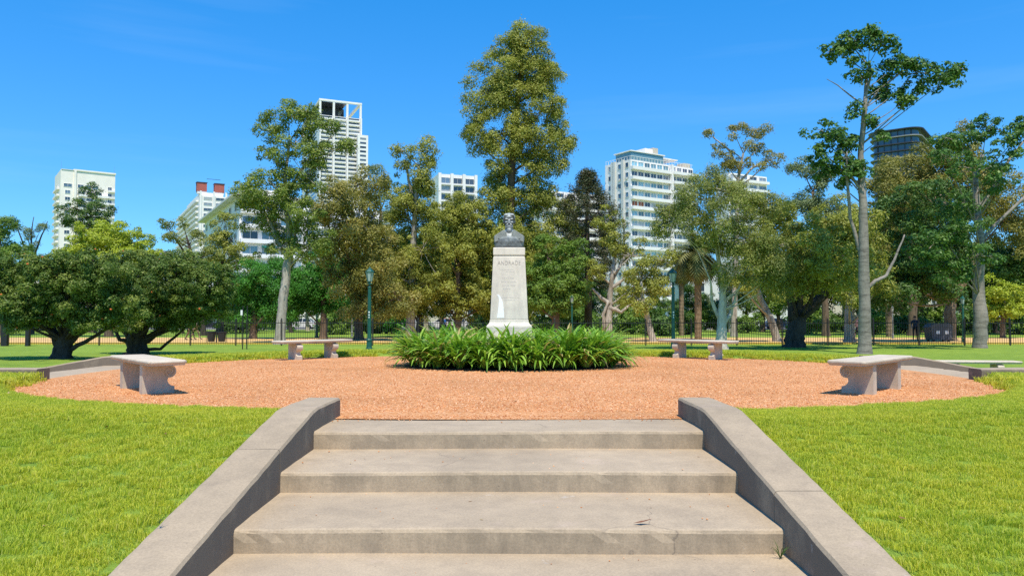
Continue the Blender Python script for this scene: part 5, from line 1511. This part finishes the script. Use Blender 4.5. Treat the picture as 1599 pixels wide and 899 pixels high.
# araucaria: whorls of tufted boughs
d = 62.0
s_ = d / F
base = Vector((gx(918, d), d, LOW))
root = empty('araucaria_tree', base); tag(root, 'dark araucaria with tufted boughs and see-through middle', 'tree', 'park trees')
wood = MB(); rg = np.random.default_rng(9); rnd = random.Random(9)
topz = top_z(272, d) - LOW
wood.tube([(0, 0, -0.2), (0.05, 0, topz * 0.3), (-0.05, 0.05, topz * 0.65), (0, 0, topz)], [0.36, 0.30, 0.2, 0.05], 9)
Vs, Ts = [], []
z = topz
while z > topz * 0.34:
    f = (topz - z) / topz
    reach = min(2.9, 0.5 + 11.0 * f) * (1 if f < 0.3 else 0.85)
    nb = 7 if f < 0.5 else 5
    a0 = rnd.uniform(0, 6.28)
    for k in range(nb):
        if f > 0.35 and rnd.random() < 0.25: continue
        a = a0 + 6.283 * k / nb; rr = reach * rnd.uniform(0.75, 1.1)
        dirv = Vector((math.cos(a), math.sin(a), 0))
        end = dirv * rr + Vector((0, 0, z + rr * (0.05 - 0.55 * f)))
        mid = dirv * rr * 0.5 + Vector((0, 0, z - rr * 0.12))
        bp = bez(Vector((0, 0, z)), mid, end, 4)
        wood.tube(bp, [0.055, 0.045, 0.035, 0.03, 0.02], 5)
        m = 3
        for q in range(m):
            t = 0.74 + 0.3 * q / m if f > 0.1 else 0.4 + 0.6 * q / m
            c = np.array(Vector((0, 0, z)).lerp(end, min(1, t))) + rg.normal(size=3) * 0.1
            n_ = 90
            Cc = c + rg.normal(size=(n_, 3)) * np.array([0.24, 0.24, 0.20])
            V, T = leaf_cloud(Cc, (Cc - c) / 0.2, 0.30, 0.055, rg, np.clip(rg.normal(0.42 + 0.25 * (q == 0), 0.2, n_), 0, 1), 0, 0.1)
            Vs.append(V); Ts.append(T)
    z -= 0.62
link('crown', leaf_mesh('crown', np.concatenate(Vs), np.concatenate(Ts), LV['needle']), root)
wood.build('trunk', BK['dark'], root, smooth=True)

# palms
def palm(px, d, crown_py, label, reach=2.0, n=46, seed=2, trunk_r=0.28):
    rg = np.random.default_rng(seed); rnd = random.Random(seed)
    zt = top_z(crown_py, d) - LOW
    root = empty('palm_tree', (gx(px, d), d, LOW)); tag(root, label, 'tree', 'park palms')
    t = MB(); prof = []
    k = 0
    zz = -0.2
    while zz < zt:
        prof.append((trunk_r * (1.04 if k % 2 else 0.98), zz)); zz += 0.16; k += 1
    prof += [(trunk_r * 1.5, zt), (trunk_r * 1.3, zt + 0.35), (0.08, zt + 0.55)]
    t.lathe(prof, sides=10); t.build('trunk', BK['shaggy'], root)
    vs, fs, tn = [], [], []
    for k in range(n):
        a = rnd.uniform(0, 6.283); el = rnd.uniform(-0.7, 1.35); Lr = reach * rnd.uniform(0.8, 1.1)
        dirh = Vector((math.cos(a), math.sin(a), 0)); p = Vector((0, 0, zt + 0.3)); ang = el
        tv = 0.95 if el < -0.35 else rnd.uniform(0.1, 0.75)
        side = Vector((-math.sin(a), math.cos(a), 0))
        for s in range(14):
            ang -= 0.085 + 0.05 * (el < 0.3)
            step = (dirh * math.cos(ang) + Vector((0, 0, math.sin(ang)))) * Lr / 14
            p2 = p + step
            lw = 0.42 * reach * 0.55 * math.sin(math.pi * min(1, (s + 1.5) / 15)) ** 0.7
            for sg in (-1, 1):
                tip = p2 + side * sg * lw + step * 1.5 + Vector((0, 0, -0.25 * lw))
                b0 = len(vs)
                vs += [tuple(p), tuple(p + step * 0.95), tuple(tip)]
                fs.append((b0, b0 + 1, b0 + 2)); tn += [tv] * 3
            p = p2
    me = bpy.data.meshes.new('crown'); me.from_pydata(vs, [], fs)
    at_ = me.attributes.new('tint', 'FLOAT', 'POINT'); at_.data.foreach_set('value', np.array(tn, np.float32))
    me.materials.append(LV['palm'])
    link('crown', me, root)
palm(1090, 52, 402, 'palm with drooping fronds behind the white trunk', 2.6, 90, 2, 0.24)
palm(1064, 66, 420, 'palm half hidden behind the right green lamp', 2.2, 70, 3, 0.22)
palm(1388, 62, 455, 'short palm on the right of the tall smooth trunk', 1.8, 40, 4)
palm(1555, 80, 408, 'palm in the shade behind the bottle-shaped trunk', 2.0, 40, 5)

# fruit and blossom dotted over the two shrub trees
M['blossom'] = plain('orange_blossom', (0.62, 0.14, 0.03), 0.6, 0.2, 20)
for o in [x for x in bpy.data.objects if x.name.startswith('shrub_tree') and x.type == 'EMPTY']:
    cr = [c for c in o.children if c.name.startswith('crown')][0]
    co = np.empty(len(cr.data.vertices) * 3, np.float32); cr.data.vertices.foreach_get('co', co); co = co.reshape(-1, 3)
    rr = np.random.default_rng(4); m = MB()
    for q in rr.choice(len(co), 46, replace=False):
        m.ball(tuple(co[q] + np.array([0, -0.06, 0])), (0.045, 0.045, 0.04), 6, 4)
    tag(m.build('blossoms', M['blossom'], o), kind='stuff')

# --- the belt of trees between path and street: a few kinds, copied
def kind_tree(seed, leaf, bk, h, w, droop=0.3, cov=2.3):
    rnd = random.Random(seed)
    root = empty('background_tree', (0, 0, LOW))
    T = [(Vector((0, 0, 0)), 0.24), (Vector((rnd.uniform(-.2, .2), 0, h * 0.22)), 0.19), (Vector((rnd.uniform(-.4, .4), 0.1, h * 0.55)), 0.12), (Vector((0, 0, h * 0.8)), 0.05)]
    B = []
    for k in range(8):
        t = k / 7
        r = w * (0.62 - 0.30 * abs(t - 0.35)) * rnd.uniform(0.6, 0.85)
        B.append((Vector((rnd.uniform(-1, 1) * w * 0.5 * (1 - 0.5 * t), rnd.uniform(-1, 1) * w * 0.4, h * (0.31 + 0.58 * t))), Vector((r, r, r * rnd.uniform(0.6, 0.85)))))
    grow(root, T, B, leaf, bk, 0.34, 0.18, cov=cov, seed=seed, spray=0.8, droop=droop, twigs=2)
    return root
kinds = [kind_tree(101, 'green', 'brown', 9.0, 3.6), kind_tree(102, 'olive', 'brown', 10.0, 3.4, 0.6), kind_tree(103, 'dark', 'dark', 9.0, 3.8), kind_tree(104, 'brown', 'brown', 10.0, 3.2, 0.7), kind_tree(105, 'grey', 'pale', 9.5, 3.4, 0.6)]
used = set()
belt = [(-60, 425, 80, 2, 'dark green'), (15, 432, 78, 0, 'mid green'), (85, 432, 84, 2, 'dark green'), (150, 440, 76, 0, 'mid green'), (225, 425, 82, 2, 'dark green'), (285, 428, 74, 0, 'mid green'), (340, 428, 84, 2, 'dark green'), (400, 415, 86, 1, 'olive'), (455, 395, 78, 2, 'dark green'),
        (520, 375, 80, 3, 'bronze'), (585, 362, 84, 1, 'olive'), (640, 352, 82, 2, 'dark green'), (690, 340, 78, 0, 'mid green'), (745, 335, 86, 1, 'olive'), (800, 330, 82, 0, 'mid green'), (850, 350, 80, 2, 'dark green'), (880, 420, 74, 0, 'mid green'), (925, 430, 84, 2, 'dark green'),
        (975, 440, 78, 1, 'olive'), (1030, 452, 84, 0, 'mid green'), (1085, 440, 82, 2, 'dark green'), (1140, 400, 80, 4, 'grey-green'), (1190, 380, 84, 0, 'mid green'), (1240, 370, 78, 1, 'olive'), (1290, 360, 84, 2, 'dark green'), (1340, 350, 80, 0, 'mid green'), (1385, 350, 82, 3, 'bronze'),
        (1440, 330, 78, 2, 'dark green'), (1500, 350, 84, 1, 'olive'), (1555, 370, 76, 2, 'dark green'), (1620, 370, 82, 3, 'bronze'), (1690, 370, 80, 0, 'mid green')]
SPOT = ['beyond the left edge', 'behind the left edge tree', 'left of the far left shrub', 'above the far left shrub', 'between the two shrub trees', 'above the shrub behind the bench', 'left of the sign posts', 'behind the sign posts', 'behind the leaning trunk',
        'left of the green lamp', 'right behind the green lamp', 'behind the twin-column tree', 'left of the monument', 'close behind the bust, left', 'close behind the pedestal', 'right of the bust', 'right of the pedestal', 'under the araucaria',
        'beside the knotty tree', 'left of the right green lamp', 'behind the palms', 'behind the white trunk', 'above the slanting trunk', 'behind the gnarled tree', 'left of the tall trunk', 'right behind the tall trunk', 'right of the tall trunk',
        'behind the shaggy trunk', 'left of the bottle-shaped trunk', 'right of the bottle-shaped trunk', 'at the right edge', 'beyond the right edge']
rnd = random.Random(31)
farther = [(px + 26, py + 14, d + 10, (kd + 2) % 5, ('mid green', 'olive', 'dark green', 'bronze', 'grey-green')[(kd + 2) % 5] + ' farther') for px, py, d, kd, cn in belt]
for (px, py, d, kd, cn), sp in zip(belt + farther, SPOT + SPOT):
    o = kinds[kd] if kd not in used else copy_tree(kinds[kd])
    used.add(kd)
    h = top_z(py, d) - LOW
    sc = h / (9.0, 10.0, 9.0, 10.0, 9.5)[kd]
    o.location = (gx(px, d), d, LOW)
    o.scale = (min(sc, 1.15) * rnd.uniform(0.95, 1.2), min(sc, 1.15) * rnd.uniform(0.95, 1.2), sc)
    o.rotation_euler = (0, 0, rnd.uniform(0, 6.28))
    tag(o, '%s background tree %s' % (cn, sp), 'tree', 'trees between path and street')
# low dark shrubs along the far edge of the lawn
def shrub(seed, leaf):
    root = empty('shrub', (0, 0, LOW)); rnd = random.Random(seed)
    B = [(Vector((rnd.uniform(-.8, .8), rnd.uniform(-.4, .4), rnd.uniform(0.5, 1.0))), Vector((0.8, 0.7, 0.6))) for _ in range(4)]
    grow(root, [(Vector((0, 0, 0)), 0.06), (Vector((0, 0, 0.6)), 0.04), (Vector((0, 0, 1.0)), 0.02)], B, leaf, 'dark', 0.24, 0.13, cov=2.4, seed=seed, spray=0.35, twigs=1)
    return root
sk = [shrub(201, 'dark'), shrub(202, 'green'), shrub(203, 'emerald')]
us = set()
for (px, d, k, sc, lb) in ((60, 88, 0, 1.3, 'dark low shrub behind the fence at the far left'), (250, 92, 0, 1.2, 'dark low shrub by the street behind the walkers'), (440, 86, 2, 1.4, 'bright low shrub behind the leaning pale trunk'), (600, 90, 0, 1.2, 'dark low shrub behind the green lamp'),
                           (752, 78, 0, 1.3, 'dark low shrub touching the pedestal on its left'), (845, 80, 1, 1.2, 'green low shrub right of the pedestal'), (925, 76, 0, 1.3, 'dark low shrub left of the knotty tree'), (985, 72, 1, 1.6, 'green shrub right of the knotty tree'), (1032, 66, 0, 1.5, 'dark shrub left of the right green lamp'), (1075, 70, 1, 1.4, 'green shrub at the foot of the palms'),
                           (1165, 76, 1, 1.2, 'green low shrub right of the white trunk'), (1300, 80, 0, 1.4, 'dark low shrub left of the stout trunk'), (1420, 74, 0, 1.6, 'dark shrub right of the small pale lamp'), (1540, 78, 0, 1.7, 'dark shrub behind the bottle-shaped trunk'), (1590, 70, 1, 1.5, 'green shrub at the right edge'), (520, 70, 1, 1.7, 'green shrub between the dark lamp and thin grey lamp'), (575, 74, 0, 1.8, 'dark shrub right behind the green lamp post'), (615, 72, 2, 1.6, 'bright shrub right of the green lamp post'), (770, 70, 1, 1.6, 'green shrub just behind the pedestal'), (905, 70, 1, 1.7, 'green shrub under the araucaria'), (1005, 80, 0, 2.0, 'tall dark shrub behind the leaning olive tree'), (1120, 84, 0, 2.0, 'dark shrub behind the white trunk'), (1260, 72, 1, 1.7, 'green shrub behind the gnarled trunk'), (1365, 70, 1, 1.6, 'green shrub right of the tall smooth trunk'), (1500, 66, 0, 1.7, 'dark shrub right of the shaggy trunk'), (1450, 84, 1, 2.0, 'green shrub behind the waste container'), (390, 78, 0, 1.8, 'dark shrub behind the sign posts'), (110, 80, 1, 1.8, 'green shrub behind the far left shrub tree')):
    o = sk[k] if k not in us else copy_tree(sk[k]); us.add(k)
    o.location = (gx(px, d), d, LOW); o.scale = (sc, sc, sc); o.rotation_euler = (0, 0, px)
    tag(o, lb, 'shrub', 'low shrubs beyond the path')
print('LEAVES', N_LEAF)
# ------------------------------------------------------------------ cars in the street
def car_paint(name, col):
    m, nt, b, out = new_mat(name)
    b.inputs['Base Color'].default_value = c4(col); b.inputs['Roughness'].default_value = 0.28
    b.inputs['Coat Weight'].default_value = 0.6
    return m
M['tyre'] = plain('tyre', (0.02, 0.02, 0.02), 0.85, 0.1, 5)
M['rim'] = plain('alloy_rim', (0.45, 0.45, 0.46), 0.35, 0.1, 5, metal=0.7)
M['car_glass'] = plain('car_glass', (0.02, 0.025, 0.03), 0.08, 0.1, 2, spec=0.8)
M['tail'] = plain('tail_lamp', (0.4, 0.02, 0.02), 0.3, 0.1, 2)
M['head'] = plain('head_lamp', (0.7, 0.7, 0.7), 0.2, 0.1, 2)
PAINT = {'white': car_paint('white_car_paint', (0.72, 0.72, 0.72)), 'silver': car_paint('silver_car_paint', (0.42, 0.44, 0.46)), 'dark': car_paint('dark_car_paint', (0.03, 0.035, 0.05)), 'blue': car_paint('blue_car_paint', (0.05, 0.11, 0.25))}
def loft_body(secs, n=1):
    return None
WHEEL = MB().lathe([(0.20, -0.10), (0.31, -0.10), (0.33, -0.06), (0.33, 0.06), (0.31, 0.10), (0.20, 0.10)], sides=16).mesh('tyre', M['tyre'])
RIM = MB().lathe([(0.20, -0.09), (0.205, 0.0), (0.20, 0.105), (0.06, 0.085), (0.05, 0.10)], sides=12).mesh('rim', M['rim'])
def car(px, d, paint, label, flip=1):
    root = empty('parked_car', (gx(px, d), d, LOW + 0.006), 0 if flip > 0 else math.pi)
    tag(root, label, 'car', 'cars in the street')
    p = [(-2.05, 0.32), (-2.1, 0.55), (-2.02, 0.82), (-1.75, 0.92), (-0.95, 0.98), (1.55, 1.0), (2.02, 0.92), (2.1, 0.6), (2.05, 0.32), (1.62, 0.28), (1.55, 0.5), (1.25, 0.66), (0.95, 0.5), (0.88, 0.26), (-0.88, 0.26), (-0.95, 0.5), (-1.25, 0.66), (-1.55, 0.5), (-1.62, 0.28)]
    body = MB().prism(p, 'y', -0.84, 0.84).build('body', PAINT[paint], root, bevel=0.05)
    c = MB()
    lo = [(-0.98, 0.975), (1.72, 0.985)]; hi = [(-0.22, 1.44), (1.25, 1.44)]
    c.add([(lo[0][0], -0.80, lo[0][1]), (lo[1][0], -0.80, lo[1][1]), (lo[1][0], 0.80, lo[1][1]), (lo[0][0], 0.80, lo[0][1]), (hi[0][0], -0.60, hi[0][1]), (hi[1][0], -0.60, hi[1][1]), (hi[1][0], 0.60, hi[1][1]), (hi[0][0], 0.60, hi[0][1])],
          [(3, 2, 1, 0), (4, 5, 6, 7), (0, 1, 5, 4), (1, 2, 6, 5), (2, 3, 7, 6), (3, 0, 4, 7)])
    c.build('cabin_glass', M['car_glass'], root, bevel=0.04)
    rf = MB().box((0.52, 0, 1.445), (1.55, 1.26, 0.05)); rf.build('roof', PAINT[paint], root, bevel=0.02)
    pl = MB()
    for s in (-1, 1):
        for (x0, x1) in (((-0.98), (-0.22)), (0.42, 0.44), (1.72, 1.25)):
            pl.tube([(x0, s * 0.81, 0.98), (x1, s * 0.61, 1.44)], [0.035, 0.03], 5)
    pl.build('pillars', PAINT[paint], root)
    for sx in (-1.25, 1.25):
        for sy in (-0.76, 0.76):
            w = link('wheel', WHEEL, root, (sx, sy, 0.33), (math.pi / 2 * (1 if sy < 0 else -1), 0, 0))
            link('rim', RIM, w)
    for sy in (-0.6, 0.6):
        MB().box((-2.07, sy, 0.70), (0.08, 0.32, 0.14)).build('headlight', M['head'], root)
        MB().box((2.07, sy, 0.76), (0.08, 0.28, 0.16)).build('tail_light', M['tail'], root)
    return root
for px, d, pt, lb, fl in ((165, 99.5, 'white', 'white car seen between the two shrub trees', 1), (325, 100, 'dark', 'dark car behind the waste bins', -1), (470, 99.5, 'white', 'white car right of the leaning pale trunk', 1), (545, 99.5, 'silver', 'silver car behind the thin grey lamp', 1),
                          (655, 99, 'silver', 'silver car left of the white car by the bed', -1), (690, 99.5, 'white', 'white car just above the left end of the bed', 1), (718, 103, 'white', 'white car farther back, left of the pedestal', -1), (845, 99.5, 'white', 'white car right of the pedestal', 1), (882, 100, 'white', 'white car behind the lamp above the bed', -1),
                          (935, 101, 'silver', 'silver car behind the knotty tree', 1), (1150, 99.5, 'silver', 'silver car right of the white trunk', 1), (1218, 99.5, 'blue', 'blue car behind the slanting trunk', -1), (1420, 100, 'dark', 'dark car left of the waste container', 1)):
    car(px, d, pt, lb, fl)

# ------------------------------------------------------------------ people on the path
M['skin'] = plain('skin', (0.45, 0.25, 0.17), 0.6, 0.08, 10)
def cloth(n, c): return plain(n, c, 0.85, 0.12, 12)
CL = {'white': cloth('white_shirt', (0.72, 0.70, 0.70)), 'brown': cloth('brown_clothes', (0.16, 0.09, 0.065)), 'black': cloth('black_clothes', (0.02, 0.02, 0.025)), 'blue': cloth('blue_clothes', (0.04, 0.14, 0.42)), 'pink': cloth('pale_pink_shirt', (0.62, 0.36, 0.33)), 'navy': cloth('navy_clothes', (0.02, 0.03, 0.06)), 'tan': cloth('tan_trousers', (0.30, 0.22, 0.14))}
M['hair'] = plain('dark_hair', (0.03, 0.02, 0.015), 0.6, 0.2, 20)
def person(px, d, rz, top, bottom, label, stride=0.28, h=1.72, shorts=False, hood=None):
    root = empty('person', (gx(px, d), d, LOW + 0.008), rz)
    tag(root, label, 'person', None)
    s = stride
    J = {}
    V = [(0, 0, 0.94), (0, 0, 1.12), (0, 0.02, 1.36), (0, 0.02, 1.47), (0, 0.0, 1.60), (0, 0.0, 1.71)]
    Rr = [0.135, 0.125, 0.14, 0.055, 0.092, 0.07]
    E = [(0, 1), (1, 2), (2, 3), (3, 4), (4, 5)]
    for sd in (-1, 1):
        st = s * sd
        b0 = len(V)
        V += [(sd * 0.10, 0, 0.88), (sd * 0.10, -st * 0.5 - 0.03, 0.49), (sd * 0.10, -st + (0.06 if st < 0 else 0), 0.085), (sd * 0.11, -st - 0.15, 0.04)]
        Rr += [0.092, 0.06, 0.042, 0.04]
        E += [(0, b0), (b0, b0 + 1), (b0 + 1, b0 + 2), (b0 + 2, b0 + 3)]
        b1 = len(V)
        V += [(sd * 0.19, 0.02, 1.38), (sd * 0.235, st * 0.45 + 0.04, 1.12), (sd * 0.22, st * 0.9 - 0.10, 0.92), (sd * 0.215, st * 1.0 - 0.14, 0.84)]
        Rr += [0.058, 0.042, 0.032, 0.036]
        E += [(2, b1), (b1, b1 + 1), (b1 + 1, b1 + 2), (b1 + 2, b1 + 3)]
    me = bpy.data.meshes.new('body'); me.from_pydata(V, E, [])
    o = link('body', me, root)
    sk_ = o.modifiers.new('skin', 'SKIN')
    for i, r in enumerate(Rr):
        o.data.skin_vertices[0].data[i].radius = (r, r)
        o.data.skin_vertices[0].data[i].use_root = (i == 0)
    sb = o.modifiers.new('smooth', 'SUBSURF'); sb.levels = 2; sb.render_levels = 2
    bpy.context.view_layer.update()
    ev = o.evaluated_get(bpy.context.evaluated_depsgraph_get())
    me2 = bpy.data.meshes.new_from_object(ev)
    o.modifiers.clear(); o.data = me2
    me2.materials.clear()
    for m in (M['skin'], CL[top], CL[bottom], M['hair'], M['black_iron']): me2.materials.append(m)
    for p in me2.polygons:
        c = p.center
        arm = abs(c.x) > 0.165 and c.z > 0.75
        if c.z > 1.66 or (c.z > 1.56 and c.y > 0.03): k = 3
        elif c.z > 1.46: k = 0
        elif arm: k = 1 if c.z > 1.15 else 0
        elif c.z > 0.96: k = 1
        elif c.z > (0.52 if shorts else 0.11): k = 2
        elif c.z > 0.11: k = 0
        else: k = 4
        p.material_index = k
        p.use_smooth = True
    # face: nose, brow shadow and ears keep the head readable from near
    f = MB().ball((0, -0.098, 1.595), (0.014, 0.02, 0.022), 8, 6).ball((0.09, 0.0, 1.595), (0.012, 0.022, 0.032), 6, 5).ball((-0.09, 0.0, 1.595), (0.012, 0.022, 0.032), 6, 5)
    f.build('face', M['skin'], root, smooth=True)
    hr = MB().ball((0, 0.025, 1.665), (0.10, 0.108, 0.09), 12, 8); hr.build('hair', M['hair'], root, smooth=True)
    root.scale = (h / 1.76,) * 3
    return root
person(298, 53.0, R(90), 'brown', 'brown', 'walker in brown clothes on the path, beside one in white')
person(306, 54.0, R(90), 'white', 'tan', 'walker in a white shirt on the path near the bins', 0.32)
person(1428, 52.0, R(-20), 'navy', 'black', 'person in dark clothes on the path left of the waste container', 0.14)
person(1338, 51.5, R(-100), 'pink', 'black', 'person in pale pink top behind the tall smooth trunk', 0.26, shorts=True)
person(695, 70.0, R(80), 'blue', 'navy', 'person in blue just above the left end of the bed', 0.22)
person(702, 71.0, R(80), 'black', 'navy', 'person in black beside the one in blue', 0.2)
